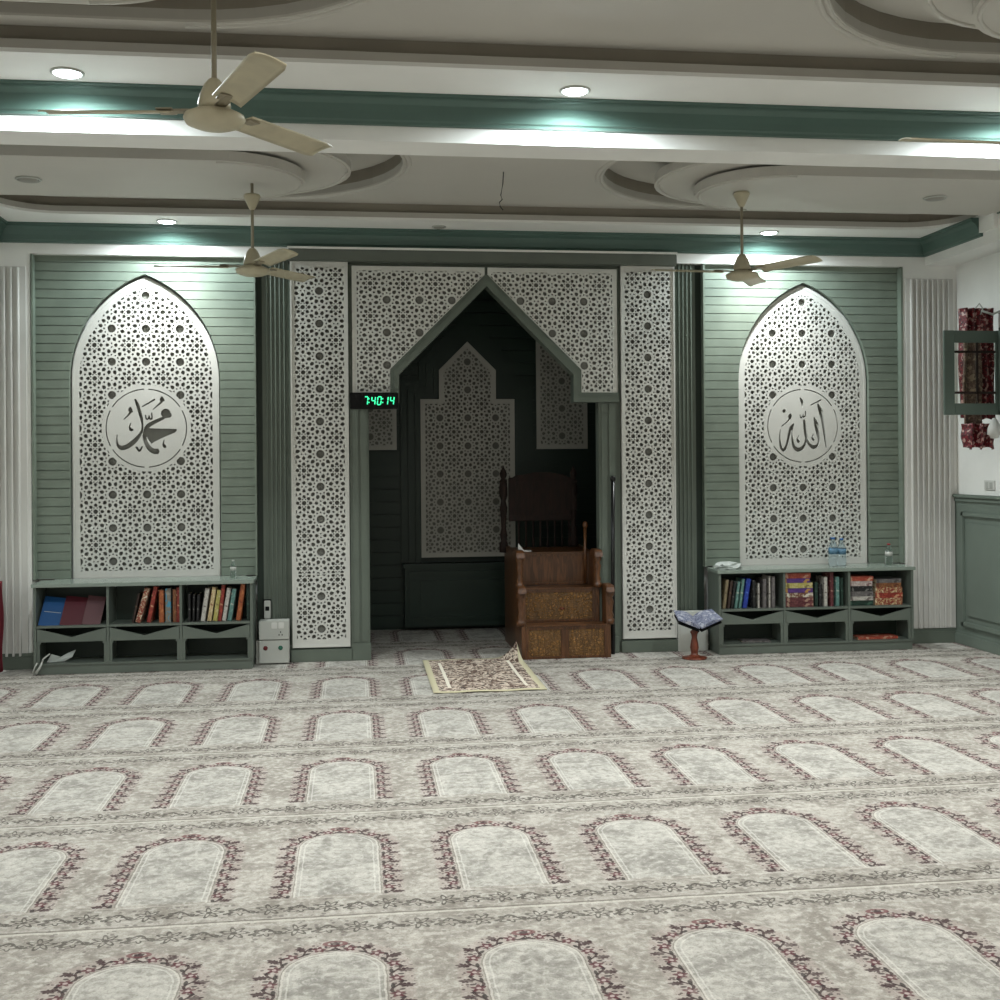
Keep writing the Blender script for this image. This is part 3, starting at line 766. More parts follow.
bm = B(dx0+fw-.005, dx1-.045, dy-.002, dy+.002, .085, .57); link('glass_pane', bm, M['pane'], d)
# folded red patterned cloth hanging on the wall behind the door
M['redcloth'] = ornate('burgundy_patterned_cloth', (66, 8, 18), (120, 26, 36), (176, 140, 132), 55, .5)
M['brcloth'] = ornate('brown_patterned_cloth', (88, 66, 56), (120, 98, 84), (150, 130, 110), 40, .5)
def drape(x0, x1, y, z0, z1, amp=.02, folds=5, seed=1, n=36, m=14, th=.02):
    rnd = random.Random(seed); bm = bmesh.new(); ph = rnd.random()*6; G = []
    for side in (0, 1):
        g = []
        for j in range(m+1):
            row = []
            for i in range(n+1):
                u = i/n; v = j/m
                yy = y+amp*math.sin(u*folds*2*PI+ph+v*.8)+amp*.5*math.sin(u*folds*5.1+v*2.1+ph)+side*th
                xx = x0+(x1-x0)*u+.006*math.sin(v*9+u*4)
                row.append(bm.verts.new((xx, yy, z1+(z0-z1)*v+(.01*math.sin(u*17+ph) if j == m else 0))))
            g.append(row)
        G.append(g)
    for s_ in (0, 1):
        for j in range(m):
            for i in range(n): bm.faces.new((G[s_][j][i], G[s_][j][i+1], G[s_][j+1][i+1], G[s_][j+1][i]))
    for j in range(m):
        for i in (0, n): bm.faces.new((G[0][j][i], G[0][j+1][i], G[1][j+1][i], G[1][j][i]))
    for i in range(n):
        for j in (0, m): bm.faces.new((G[0][j][i], G[0][j][i+1], G[1][j][i+1], G[1][j][i]))
    return bm
t = thing('hanging_cloth', 'burgundy patterned cloth hanging on the right wall behind the open cupboard door', 'cloth', (5.1, 9.0, 1.7))
def lc(bm, v): bm.transform(Matrix.Translation((-v[0], -v[1], -v[2]))); return bm
link('cloth_body', lc(drape(4.905, 5.20, 8.76, 1.93, 2.835, .022, 5, 3), (5.1, 9, 1.7)), M['redcloth'], t, True)
link('cloth_lining', lc(drape(4.885, 5.04, 8.70, 1.82, 2.60, .012, 2, 5), (5.1, 9, 1.7)), M['brcloth'], t, True)
link('cloth_hem', lc(drape(4.87, 5.13, 8.655, 1.69, 1.89, .028, 3, 8), (5.1, 9, 1.7)), M['redcloth'], t, True)
bm = bmesh.new(); tube(bm, [(5.02, 8.75, 2.83), (5.05, 8.74, 2.87), (5.08, 8.74, 2.83), (5.05, 8.72, 2.78)], .006, 6); tube(bm, [(5.06, 8.73, 2.81), (5.15, 8.72, 2.78), (5.247, 8.70, 2.82)], .01, 6)
tag(link('coat_hook', bm, M['wplastic']), 'grey metal hook arm above the burgundy cloth on the right wall', 'hook')
bm = bmesh.new(); lathe(bm, [(.012, 1.93), (.03, 1.90), (.05, 1.85), (.055, 1.80), (.035, 1.79), (.03, 1.77), (.0, 1.765)], 5.065, 8.56, 14)
tag(link('white_tassel', bm, M['glove'], None, True), 'small white cloth bundle hanging below the open cupboard door', 'cloth')
bm = bmesh.new(); bx(bm, 5.24, 5.252, 8.86, 9.02, 1.345, 1.425, .003)
t = link('wall_switch', bm, M['glove']); tag(t, 'white wall switch plate just above the right wainscot', 'switch')
bm = bmesh.new(); bx(bm, 5.234, 5.242, 8.89, 8.93, 1.36, 1.41, .002); bx(bm, 5.234, 5.242, 8.95, 8.99, 1.36, 1.41, .002); link('rocker', bm, M['wplastic'], t)

# ------------------------------------------------------------------ bookcases
def bookcase(x0, x1, label):
    W = x1-x0; yb = 9.44-9.15
    t = thing('bookcase', label, 'bookcase', (x0, 9.15, 0))
    xs = [0, W/3, 2*W/3, W]
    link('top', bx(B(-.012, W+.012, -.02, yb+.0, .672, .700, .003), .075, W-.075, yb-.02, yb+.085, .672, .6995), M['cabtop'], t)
    link('plinth', bx(B(.006, W-.006, .012, yb, 0, .075, .003), 0, W, 0, yb, .070, .086, .002), M['cab'], t)
    link('back', B(.005, W-.005, yb-.012, yb, .08, .675), M['dgreen'], t)
    for x in (0, W-.02): link('side_panel', B(x, x+.02, .0, yb, .08, .675), M['cab'], t)
    for x in xs[1:3]: link('divider', B(x-.009, x+.009, .004, yb-.012, .086, .672), M['cab'], t)
    for i in range(3):
        a, b_ = xs[i]+(.02 if i == 0 else .009), xs[i+1]-(.02 if i == 2 else .009)
        link('shelf', B(a, b_, .006, yb-.012, .356, .376, .002), M['cab'], t)
        c = (a+b_)/2
        bm = bmesh.new(); prism(bm, [(a+.004, .250), (b_-.004, .250), (b_-.004, .351), (b_-.010, .351), (c, .286), (a+.010, .351), (a+.004, .351)], .004, .022, 'Y')
        bx(bm, a+.004, b_-.004, .02, yb-.02, .25, .26)
        link('drawer', bm, M['cab'], t)
        for s_ in (a, b_-.022):
            bm = B(s_+.0005, s_+.0215, .012, .03, .087, .235); bx(bm, s_ if s_ == a else s_-.008, s_+.03 if s_ == a else s_+.022, .009, .034, .232, .2495)
            link('bracket', bm, M['cab'], t)
    return t
bookcase(-2.455, -.805, 'low green three-bay bookcase under the left pointed-arch panel')
bookcase(2.975, 4.675, 'low green three-bay bookcase under the right pointed-arch panel')

# books: spines face the room (-Y); built in local coords (base centre of the spine), leaning by rotating about Y
PAGE = paint('book_pages', (196, 186, 160), .8)
def bookmat(nm, base, acc, acc2, sc=45, fac=.52):
    return ornate('book_cover_'+nm, base, acc, acc2, sc, fac)
BM = {
 'redcream': bookmat('red_cream', (128, 52, 36), (196, 176, 146), (214, 206, 186), 70), 'orange': bookmat('orange', (150, 78, 40), (176, 108, 62), (120, 50, 30), 40),
 'greyblue': bookmat('grey_blue', (122, 116, 106), (62, 138, 168), (150, 142, 128), 26, .5), 'brown': bookmat('brown', (116, 72, 44), (146, 96, 58), (96, 50, 34)),
 'red': bookmat('red', (128, 40, 32), (164, 70, 50), (196, 150, 116)), 'black': bookmat('black', (24, 24, 26), (34, 34, 36), (110, 108, 104), 60, .6),
 'white': bookmat('white', (186, 182, 174), (160, 156, 150), (110, 100, 96), 50, .5), 'cream': bookmat('cream', (186, 164, 122), (206, 190, 152), (130, 84, 56)),
 'yellow': bookmat('yellow_green', (166, 156, 84), (188, 176, 130), (120, 110, 60)), 'teal': bookmat('teal', (84, 122, 116), (112, 150, 142), (176, 180, 168)),
 'dgreen': bookmat('dark_green', (22, 44, 36), (30, 62, 50), (60, 90, 76)), 'tan': bookmat('tan', (122, 110, 84), (140, 126, 98), (96, 84, 62)),
 'dbrown': bookmat('dark_brown', (48, 32, 26), (62, 42, 32), (96, 76, 56)), 'blue': bookmat('blue', (24, 48, 140), (30, 70, 170), (70, 110, 190)),
 'grey': bookmat('grey', (96, 92, 92), (118, 114, 112), (70, 66, 66)), 'purple': bookmat('purple_gold', (72, 40, 110), (90, 52, 120), (172, 130, 70), 40, .5),
 'maroon': bookmat('maroon', (84, 34, 40), (112, 62, 62), (160, 130, 112)), 'gold': bookmat('white_gold', (108, 72, 56), (190, 180, 160), (206, 200, 186)),
 'redorange': bookmat('red_orange', (150, 62, 46), (176, 92, 70), (196, 150, 126)), 'rose': bookmat('rose_white', (170, 152, 146), (196, 186, 182), (130, 100, 100)),
 'tanred': bookmat('tan_red', (132, 52, 40), (188, 160, 116), (206, 190, 156), 80), 'covblue': paint('cover_blue', (18, 74, 128), .5), 'covred': paint('cover_dark_red', (80, 22, 34), .5), 'covmauve': paint('cover_mauve', (94, 62, 66), .5)}
def book(key, label, th, h, dep, x, y, z, lean=0, group=None):
    t = thing('book', label, 'book', (x, y, z), 0, group)
    bm = bmesh.new(); bx(bm, -th/2, th/2, 0, .004, 0, h, .001)
    for s_ in (-th/2, th/2-.003): bx(bm, s_, s_+.003, 0, dep, 0, h)
    link('cover', bm, BM[key], t)
    link('pages', B(-th/2+.003, th/2-.003, .004, dep-.004, .004, h-.004), PAGE, t)
    t.rotation_euler = (0, lean, 0)
    if lean: t.location.z = z+abs(math.sin(lean))*th/2
    return t
def flatbook(key, label, L, th, dep, x, y, z, rz=0, group=None):
    t = thing('book', label, 'book', (x, y, z), rz, group)
    bm = bmesh.new(); bx(bm, -L/2, L/2, 0, .004, 0, th, .001); bx(bm, -L/2, L/2, 0, dep, 0, .003); bx(bm, -L/2, L/2, 0, dep, th-.003, th)
    link('cover', bm, BM[key], t); link('pages', B(-L/2+.004, L/2-.004, .004, dep-.004, .003, th-.003), PAGE, t)
    return t
k_ = .00795          # metres per photo pixel at the bookcase fronts, to size the spines
XL = lambda px: -2.463+(px-32)*.007518
XR = lambda px: 2.985+(px-720)*.00873
YBk, ZBk = 9.19, .3765
g = 'upright books on the shelf of the left bookcase'
def row(lst, X, grp, wh):
    for key, xb, xt, wpx, ytop, lab in lst:
        h = (621.5-ytop)*.0079; dx = (xt-xb)*.0079; lean = math.atan2(dx, h); L = h/math.cos(lean)*.97
        book(key, lab, wpx*.0076, L, .17, X(xb), YBk, ZBk, lean, grp)
row([('dbrown', 130.3, 136.5, 2.2, 592, 'thin dark book leaning right, first in the middle bay of the left bookcase'),
     ('redcream', 135.2, 145.0, 5.2, 587, 'ornate red and cream leaning book, second in the middle bay of the left bookcase'),
     ('red', 146.2, 153.5, 4.2, 585, 'narrow red leaning book, third in the middle bay of the left bookcase'),
     ('orange', 159.2, 159.2, 5.0, 588.5, 'upright orange-brown book left of the grey and blue one, left bookcase'),
     ('greyblue', 166, 166, 5.8, 587, 'upright grey book with a bright blue spine patch in the left bookcase'),
     ('brown', 172.4, 172.4, 3.6, 588, 'narrow upright brown book right of the grey and blue one, left bookcase'),
     ('red', 176.6, 176.6, 4.6, 586, 'upright red book against the right divider of the middle bay, left bookcase')], XL, g, 1)
row([('black', 187.5, 187.5, 2.6, 593, 'short black book, leftmost in the right bay of the left bookcase'),
     ('black', 191.6, 192.2, 2.2, 594, 'short black book, second from left in the right bay of the left bookcase'),
     ('black', 195.6, 197.0, 2.6, 594, 'short black book with pale marks beside the white leaning book, left bookcase'),
     ('white', 201, 206, 4.6, 588, 'white book leaning right, just right of the short black books, left bookcase'),
     ('cream', 207.5, 213, 4.4, 587, 'cream book with brown marks leaning right between a white and a yellowish book, left bookcase'),
     ('yellow', 213.4, 218, 4.6, 590, 'yellowish book leaning right in front of a red one, left bookcase'),
     ('red', 218.2, 222.3, 3.8, 585, 'tall red book leaning right between a yellowish and a white book, left bookcase'),
     ('white', 222.6, 228, 4.2, 588, 'white book leaning right beside the teal book, left bookcase'),
     ('teal', 228.2, 233.4, 4.4, 589, 'teal book with a pale label leaning right, left bookcase'),
     ('orange', 237.2, 242.4, 4.8, 584.5, 'orange book leaning right near the end of the left bookcase'),
     ('dgreen', 247.4, 247.4, 3.2, 583, 'upright dark green book at the far right end of the left bookcase')], XL, g, 1)
g = 'upright books on the shelf of the right bookcase'
def rowR(lst):
    for key, xb, xt, wpx, ytop, lab in lst:
        h = (606.5-ytop)*.0086; dx = (xt-xb)*.0086; lean = math.atan2(dx, h); L = h/math.cos(lean)*.97
        book(key, lab, wpx*.0083, L, .17, XR(xb), YBk, ZBk, lean, g)
rowR([('tan', 725.5, 729.0, 3.4, 578, 'tan book leaning right, leftmost in the left bay of the right bookcase'),
      ('dbrown', 729.8, 733.4, 3.0, 579, 'dark brown book leaning right beside the tan one, right bookcase'),
      ('black', 733.2, 736.8, 2.6, 580, 'black book leaning right between dark brown and teal books, right bookcase'),
      ('teal', 737.0, 740.6, 3.0, 580, 'teal book leaning right, the left one of two, right bookcase'),
      ('teal', 741.0, 745.0, 3.0, 577.5, 'teal book leaning right against the blue book, right bookcase'),
      ('blue', 745.8, 750.4, 4.6, 577.5, 'bright blue book leaning right in the right bookcase'),
      ('black', 755.2, 755.2, 3.2, 579, 'upright black book between the blue and the thin white book, right bookcase'),
      ('white', 759.8, 759.8, 2.0, 582, 'thin upright white book in the left bay of the right bookcase'),
      ('grey', 765.6, 765.6, 3.8, 577.5, 'upright grey book right of the thin white one, right bookcase'),
      ('white', 770.6, 770.6, 1.8, 575, 'thin tall pale book left of the last grey book in the left bay, right bookcase'),
      ('grey', 774.2, 774.2, 4.0, 575.5, 'tall grey book, rightmost in the left bay of the right bookcase'),
      ('dgreen', 817.2, 817.2, 3.4, 582, 'dark green upright book beside the stack, middle bay of the right bookcase'),
      ('black', 821.2, 821.2, 3.2, 584, 'black upright book left of the white one, middle bay of the right bookcase'),
      ('white', 826.6, 826.6, 3.8, 577, 'upright white book in the middle bay of the right bookcase'),
      ('maroon', 832.8, 832.8, 3.8, 572.5, 'tall upright maroon book in the middle bay of the right bookcase'),
      ('teal', 838.6, 838.6, 4.0, 577, 'upright pale teal book right of the maroon one, middle bay of the right bookcase'),
      ('dgreen', 843.0, 843.0, 3.0, 578, 'dark green upright book, rightmost in the middle bay of the right bookcase')])
g2 = 'stacked books in the right bookcase'
def stack(x, lst, where):
    z = ZBk
    for i, (key, th, L, dx, lab) in enumerate(lst):
        flatbook(key, lab, L, th, .19, x+dx, YBk, z, random.uniform(-.02, .02), g2); z += th+.0004
stack(XR(800.2), [('maroon', .042, .245, 0, 'maroon book at the bottom of the seven-book stack, right bookcase'), ('maroon', .038, .240, .002, 'maroon book second from the bottom of the seven-book stack, right bookcase'),
     ('gold', .038, .240, 0, 'brown book with pale marks, third from bottom of the seven-book stack'), ('purple', .038, .240, -.003, 'purple and gold book in the middle of the seven-book stack, right bookcase'),
     ('yellow', .044, .236, 0, 'yellow-green book third from the top of the seven-book stack, right bookcase'), ('purple', .038, .212, -.013, 'orange and purple book second from the top of the seven-book stack'),
     ('redorange', .044, .218, -.010, 'red-orange book on top of the seven-book stack, right bookcase')], '')
stack(XR(863), [('dgreen', .042, .205, 0, 'dark green book at the bottom of the left stack, right bay of the right bookcase'), ('white', .034, .205, 0, 'white book second from bottom of the left stack, right bay, right bookcase'),
     ('grey', .042, .200, .004, 'grey book third from bottom of the left stack, right bookcase, right bay'), ('black', .044, .195, -.003, 'black book with a white mark in the left stack, right bay'),
     ('rose', .042, .195, -.003, 'rosy white book second from top of the left stack, right bay, right bookcase'), ('redorange', .040, .200, .004, 'red-orange book on top of the left stack, right bay of the right bookcase')], '')
stack(XR(890.5), [('tanred', .058, .245, 0, 'thick red and cream book, bottom of the rightmost stack, right bookcase'), ('red', .044, .240, .004, 'red book second from the bottom of the rightmost stack, right bookcase'),
     ('tanred', .046, .236, .002, 'red book in the middle of the rightmost stack, right bookcase'), ('brown', .036, .225, 0, 'brown book second from the top of the rightmost stack, right bookcase'),
     ('grey', .034, .222, .003, 'dark grey book on top of the rightmost stack, right bookcase')], '')
flatbook('redorange', 'thin reddish book lying flat on the bottom board of the right bookcase, right bay', .36, .022, .16, XR(880), 9.20, .0865, .04)
t = flatbook('grey', 'grey booklet lying flat on the bottom board of the right bookcase, left bay', .24, .014, .15, XR(758), 9.21, .0865, -.08)
# three booklets leaning with covers to the room
for key, xp, wpx, lab in (('covblue', 36.8, 21.5, 'blue booklet leaning with its cover to the room, left bay of the left bookcase'), ('covred', 58, 22.5, 'dark red booklet leaning with its cover to the room, between blue and mauve ones'), ('covmauve', 80, 17.5, 'mauve booklet leaning with its cover to the room, left bay of the left bookcase')):
    t = thing('booklet', lab, 'book', (XL(xp), 9.17, ZBk+.006), 0, 'booklets leaning in the left bookcase')
    w_, h = wpx*.0077, .245
    link('cover', B(0, w_, 0, .003, 0, h, .001), BM[key], t); link('pages', B(.003, w_-.003, .003, .010, .003, h-.003), PAGE, t)
    if key == 'covblue':
        link('title_line', B(.02, w_-.02, -.001, 0, .115, .119), M['wplastic'], t)
    t.rotation_euler = (math.radians(-36), 0, 0)
    t.matrix_world = Matrix.Translation(t.location) @ Matrix(((1, 0, .27, 0), (0, 1, 0, 0), (0, 0, 1, 0), (0, 0, 0, 1))) @ Matrix.Rotation(math.radians(-34), 4, 'X')
# crumpled paper and the looped strap of the left bookcase
def crumple(cx, cy, cz, sx, sy, sz, seed, n=3):
    rnd = random.Random(seed); bm = bmesh.new(); bmesh.ops.create_icosphere(bm, subdivisions=n, radius=1)
    for v in bm.verts:
        k = 1+rnd.uniform(-.28, .22); v.co = Vector((cx+v.co.x*sx*k, cy+v.co.y*sy*k, cz+max(v.co.z, -.75)*sz*k))
    zm = min(v.co.z for v in bm.verts)
    for v in bm.verts:
        if v.co.z < cz-sz*.5: v.co.z = cz-sz*.7
    return bm
M['bag'] = paint('thin_white_plastic_film', (180, 186, 182), .35)
bm = bmesh.new(); ri = random.Random(4)
P_ = [(-2.37, 9.19, .09), (-2.33, 9.18, .155), (-2.27, 9.22, .125), (-2.31, 9.21, .10), (-2.22, 9.26, .15), (-2.17, 9.27, .17), (-2.19, 9.24, .12), (-2.25, 9.23, .09)]
t_ = [(0, 1, 3), (1, 2, 3), (2, 4, 3), (4, 5, 6), (4, 6, 3), (6, 7, 3), (0, 3, 7)]
for a, b_, c_ in t_:
    q = bmesh.new(); v0 = [Vector(P_[i]) for i in (a, b_, c_)]; nrm = (v0[1]-v0[0]).cross(v0[2]-v0[0]).normalized()*.0015
    A = [q.verts.new(p-nrm) for p in v0]; C = [q.verts.new(p+nrm) for p in v0]; q.faces.new(A); q.faces.new(C[::-1])
    for i in range(3): q.faces.new((A[i], A[(i+1) % 3], C[(i+1) % 3], C[i]))
    join(bm, q)
tag(link('crumpled_paper', bm, M['bag']), 'crumpled grey sheet lying in the bottom left bay of the left bookcase', 'paper')
bm = bmesh.new(); tube(bm, [(-2.33, 9.135, .165), (-2.375, 9.125, .13), (-2.39, 9.12, .09), (-2.42, 9.12, .04), (-2.445, 9.12, .012), (-2.452, 9.12, .03), (-2.435, 9.12, .075), (-2.42, 9.125, .10)], .006, 8)
tube(bm, [(-2.385, 9.12, .10), (-2.40, 9.118, .06), (-2.43, 9.115, .014)], .006, 8)
tag(link('cable_loop', bm, M['wplastic'], None, True), 'white looped cable hanging at the lower left corner of the left bookcase', 'cable')

# bottles, film roll on the bookcases
def bottle(x, y, z, h, r, mat, capmat, label, lab=True):
    t = thing('water_bottle', label, 'bottle', (x, y, z))
    bm = bmesh.new(); lathe(bm, [(r*.85, 0), (r, .008), (r, h*.25), (r*.93, h*.3), (r, h*.35), (r, h*.62), (r*.8, h*.72), (r*.42, h*.84), (r*.36, h*.93), (r*.36, h*.94)], n=20); link('body', bm, mat, t, True)
    bm = bmesh.new(); lathe(bm, [(r*.44, h*.93), (r*.44, h), (0, h)], n=16); link('cap', bm, capmat, t, True)
    if lab:
        bm = bmesh.new(); lathe(bm, [(r*1.015, h*.42), (r*1.015, h*.62)], n=20); link('paper_label', bm, lab if not isinstance(lab, bool) else M['wplastic'], t, True)
    return t
M['capred'] = paint('red_cap', (150, 36, 44), .4); M['capblue'] = paint('blue_cap', (50, 96, 150), .4); M['lblblue'] = paint('blue_label', (84, 120, 144), .5)
M['liquid'] = paint('pale_sanitiser', (150, 165, 150), .2)
bottle(-.968, 9.31, .7005, .145, .024, M['pet'], M['wplastic'], 'small clear bottle standing on the right end of the left bookcase')
bottle(4.045, 9.33, .7005, .245, .040, M['petblue'], M['capblue'], 'blue-tinted water bottle on the right bookcase, left one of the pair', M['lblblue'])
bottle(4.125, 9.34, .7005, .235, .038, M['petblue'], M['capblue'], 'blue-tinted water bottle on the right bookcase, right one of the pair', M['lblblue'])
bottle(4.54, 9.32, .7005, .185, .032, M['pet'], M['capred'], 'clear bottle with red cap on the right end of the right bookcase')
bm = crumple(0, 0, .024, .115, .07, .034, 5)
tag(link('plastic_wrap', bm, M['bag'], None, False, (3.10, 9.27, .7005)), 'crumpled silvery plastic packet on the left end of the right bookcase', 'packet')

# ------------------------------------------------------------------ floor-standing items by the wall
t = thing('socket_box', 'white floor box with switched socket and two round jacks, right of the left bookcase', 'socket box', (-.652, 9.34, 0))
link('box_body', B(-.118, .118, -.03, .09, .012, .196, .004), M['wplastic'], t)
s_ = link('socket_plate', B(-.118, .118, -.038, .09, .202, .352, .004), M['wplastic'], t)
bm = bmesh.new()
for x in (-.02, .035): bx(bm, x, x+.045, -.046, -.037, .29, .34, .003)
link('rocker_switch', bm, M['glove'], s_)
bm = bmesh.new()
for x, z in ((.052, .262), (.04, .240), (.064, .240)): bx(bm, x-.004, x+.004, -.040, -.037, z-.006, z+.006)
link('socket_hole', bm, M['darkhole'], s_)
Ry = Matrix.Rotation(PI/2, 4, 'X')
for x, m_, nm in ((-.068, paint('red_jack', (96, 30, 34), .4), 'dark red round jack'), (.05, paint('green_jack', (40, 96, 78), .4), 'green round jack')):
    bm = bmesh.new(); lathe(bm, [(.018, 0), (.018, .006), (.012, .008), (.0, .008)], n=18, mtx=Matrix.Translation((x, -.029, .135)) @ Ry); j = link('jack', bm, m_, t, True); j['label'] = nm
link('side_cable_box', B(-.145, -.119, 0, .08, .0, .19, .003), M['wplastic'], t)
t = thing('wall_adapter', 'small white and black adapter mounted on the green flutes above the socket box', 'adapter', (-.715, 9.49, .435))
link('case', B(-.026, .026, -.03, .01, -.085, .06, .004), M['wplastic'], t); link('black_face', bx(B(-.016, .016, -.034, -.028, -.02, .015, .002), -.034, .028, -.005, .012, -.095, .07), M['black'], t)

# digital clock
t = thing('digital_clock', 'black digital wall clock with green 7:40:14 digits, left of the niche opening', 'clock', (.16, 9.338, 2.115))
link('case', B(-.195, .195, -.0, .044, -.067, .067, .004), M['black'], t)
bm = bmesh.new()
SEG = {'0': 'abcdef', '1': 'bc', '4': 'fgbc', '7': 'abc'}
def seg(bm, ch, x, z, w_, h, t_=.0075):
    sh = .12
    def bar(x0, z0, x1, z1):
        x0 += z0*sh; x1 += z1*sh
        d = Vector((x1-x0, 0, z1-z0)).normalized(); n_ = Vector((-d.z, 0, d.x))*t_/2
        p = [Vector((x0, 0, z0))+n_, Vector((x1, 0, z1))+n_, Vector((x1, 0, z1))-n_, Vector((x0, 0, z0))-n_]
        prism(bm, [(x+q.x, z+q.z) for q in p], -.004, -.001, 'Y')
    e = .003
    D_ = {'a': (e, h, w_-e, h), 'd': (e, 0, w_-e, 0), 'g': (e, h/2, w_-e, h/2), 'f': (0, h/2+e, 0, h-e), 'e': (0, e, 0, h/2-e), 'b': (w_, h/2+e, w_, h-e), 'c': (w_, e, w_, h/2-e)}
    for s_ in SEG[ch]: bar(*D_[s_])
x = -.085
for ch, gap in (('7', .042), (':', .018), ('4', .048), ('0', .045), (':', .022), ('1', .036), ('4', .03)):
    if ch == ':':
        for z in (-.014, .016): bx(bm, x-.004, x+.004, -.004, -.001, z-.004, z+.004)
    elif ch == '1': seg(bm, ch, x-.012, -.032, .028, .064)
    else: seg(bm, ch, x, -.032, .028, .064)
    x += gap
link('digits', bm, M['led'], t)

# lectern with open book, light box behind it
t = thing('book_stand', 'turned reddish wooden stand holding an open book, left of the right bookcase', 'book stand', (2.728, 9.03, 0))
bm = bmesh.new(); lathe(bm, [(.10, 0), (.10, .012), (.05, .022), (.028, .035), (.030, .06), (.036, .09), (.030, .13), (.022, .17), (.026, .20), (.036, .215), (.02, .235), (.02, .26)], n=20); link('turned_post', bm, M['redwood'], t, True)
bm = bmesh.new()
for sg in (-1, 1):
    q = bmesh.new(); bx(q, 0, .185*sg, -.10, .10, 0, .010) if sg > 0 else bx(q, -.185, 0, -.10, .10, 0, .010)
    join(bm, q, None, Matrix.Translation((.02, 0, .25)) @ Matrix.Rotation(math.radians(-22*sg), 4, 'Y') @ Matrix.Rotation(math.radians(14), 4, 'X'))
link('rest', bm, M['black'], t)
M['stripe'] = ornate('blue_grey_pages', (92, 98, 124), (136, 140, 158), (176, 178, 188), 50, .46)
b2 = thing('open_book', 'open book with blue-grey striped pages lying on the turned wooden stand', 'book', (2.748, 9.03, .262))
for sg in (-1, 1):
    q = bmesh.new(); n = 8
    top = [(sg*.19*i/n, .012+.022*math.sin(PI*min(1, i/n*1.1))) for i in range(n+1)]; poly = top+[(sg*.19, .004), (0, .004)]
    prism(q, poly, -.115, .115, 'Y')
    q.transform(Matrix.Rotation(math.radians(-22*sg), 4, 'Y') @ Matrix.Rotation(math.radians(14), 4, 'X')); q.transform(Matrix.Translation((0, 0, .016)))
    link('page_block', q, M['stripe'], b2)
M['palebox'] = paint('pale_grey_board', (196, 198, 192), .5)
t = thing('pale_box', 'pale grey boxy cabinet standing against the green flutes behind the book stand', 'box', (2.825, 9.43, 0))
link('box_body', B(-.13, .13, -.045, .025, .0, .335, .004), M['palebox'], t); link('door_panel', B(-.115, .115, -.051, -.044, .02, .318, .003), M['palebox'], t)

# black staff leaning upright beside the right post
bm = bmesh.new(); tube(bm, [(2.125, 9.35, .0), (2.13, 9.362, .7), (2.14, 9.375, 1.45)], .017, 10); lathe(bm, [(.017, 1.44), (.024, 1.455), (.022, 1.48), (.0, 1.49)], 2.14, 9.375, 12)
tag(link('staff', bm, M['staff'], None, True), 'tall black staff standing upright beside the right post of the niche', 'staff')

# ------------------------------------------------------------------ minbar (stepped wooden pulpit)
MX0, MX1, MY = 1.335, 2.075, 9.20
t = thing('minbar', 'carved walnut stepped pulpit with three treads and a high back, in the niche mouth', 'pulpit', ((MX0+MX1)/2, MY, 0))
hw = (MX1-MX0)/2
hu = 2.018-(MX0+MX1)/2; hl = hw          # upper body stays inside the niche posts on the right
def stepped(x, th, pts):
    bm = bmesh.new(); prism(bm, pts, x, x+th, 'X'); return bm
LOW = [(0, 0), (.18, 0), (.18, .56), (.02, .54)]; UP = [(.18, 0), (1.05, 0), (1.05, .86), (.24, .83), (.22, .56), (.18, .56)]
for sx in (-1, 1): link('side_panel', stepped(-hl if sx < 0 else hl-.035, .035, LOW), M['wood'], t)
link('side_panel', stepped(-hl, .035, UP), M['wood'], t); link('side_panel', stepped(hu-.035, .035, UP), M['wood'], t)
for i, (y, z0, z1) in enumerate(((0.0, 0, .262), (.186, .276, .545), (.42, .56, .825))):
    xr = hl-.035 if i == 0 else hu-.035
    r = link('riser', B(-hw+.035, xr, y+.012, y+.03, z0, z1), M['carved' if i < 2 else 'wood'], t)
    bm = bmesh.new(); fr = .022
    for a in ((-hw+.035+fr, xr-fr, z0+.001, z0+fr), (-hw+.035+fr, xr-fr, z1-fr, z1-.001), (-hw+.035, -hw+.035+fr, z0, z1), (xr-fr, xr, z0, z1)): bx(bm, a[0], a[1], y, y+.0115, a[2], a[3], .003)
    if i == 0: bx(bm, -.045, .02, y-.003, y+.0115, z0+fr, z1-fr, .003)
    link('riser_frame', bm, M['wood'], r)
    if i == 1:
        bm = bmesh.new(); lathe(bm, [(.02, 0), (.024, .004), (.0, .006)], n=14, mtx=Matrix.Translation((0, y+.012, .385)) @ Matrix.Scale(.4, 4, (0, 0, 1)) @ Ry); link('inlay', bm, M['redwood'], r)
    link('tread', B(-hw+.036, xr-.001, y-.012, y+(.19, .24, .62)[i], z1, z1+.014, .004), M['wood'], t)
def newel(x, y, z0, z1, r=.034, mat='wood'):
    h = z1-z0; bm = bmesh.new()
    prof = [(r*1.1, 0), (r*1.1, h*.12), (r*.7, h*.16), (r*.95, h*.24), (r*.6, h*.34), (r*.75, h*.5), (r*.95, h*.62), (r*.6, h*.72), (r*1.05, h*.8), (r*1.05, h*.9), (r*.9, h*.97), (r*.4, h)]
    lathe(bm, prof, 0, 0, 14); bm.transform(Matrix.Translation((x, y, z0))); return link('newel_post', bm, M[mat], t, True)
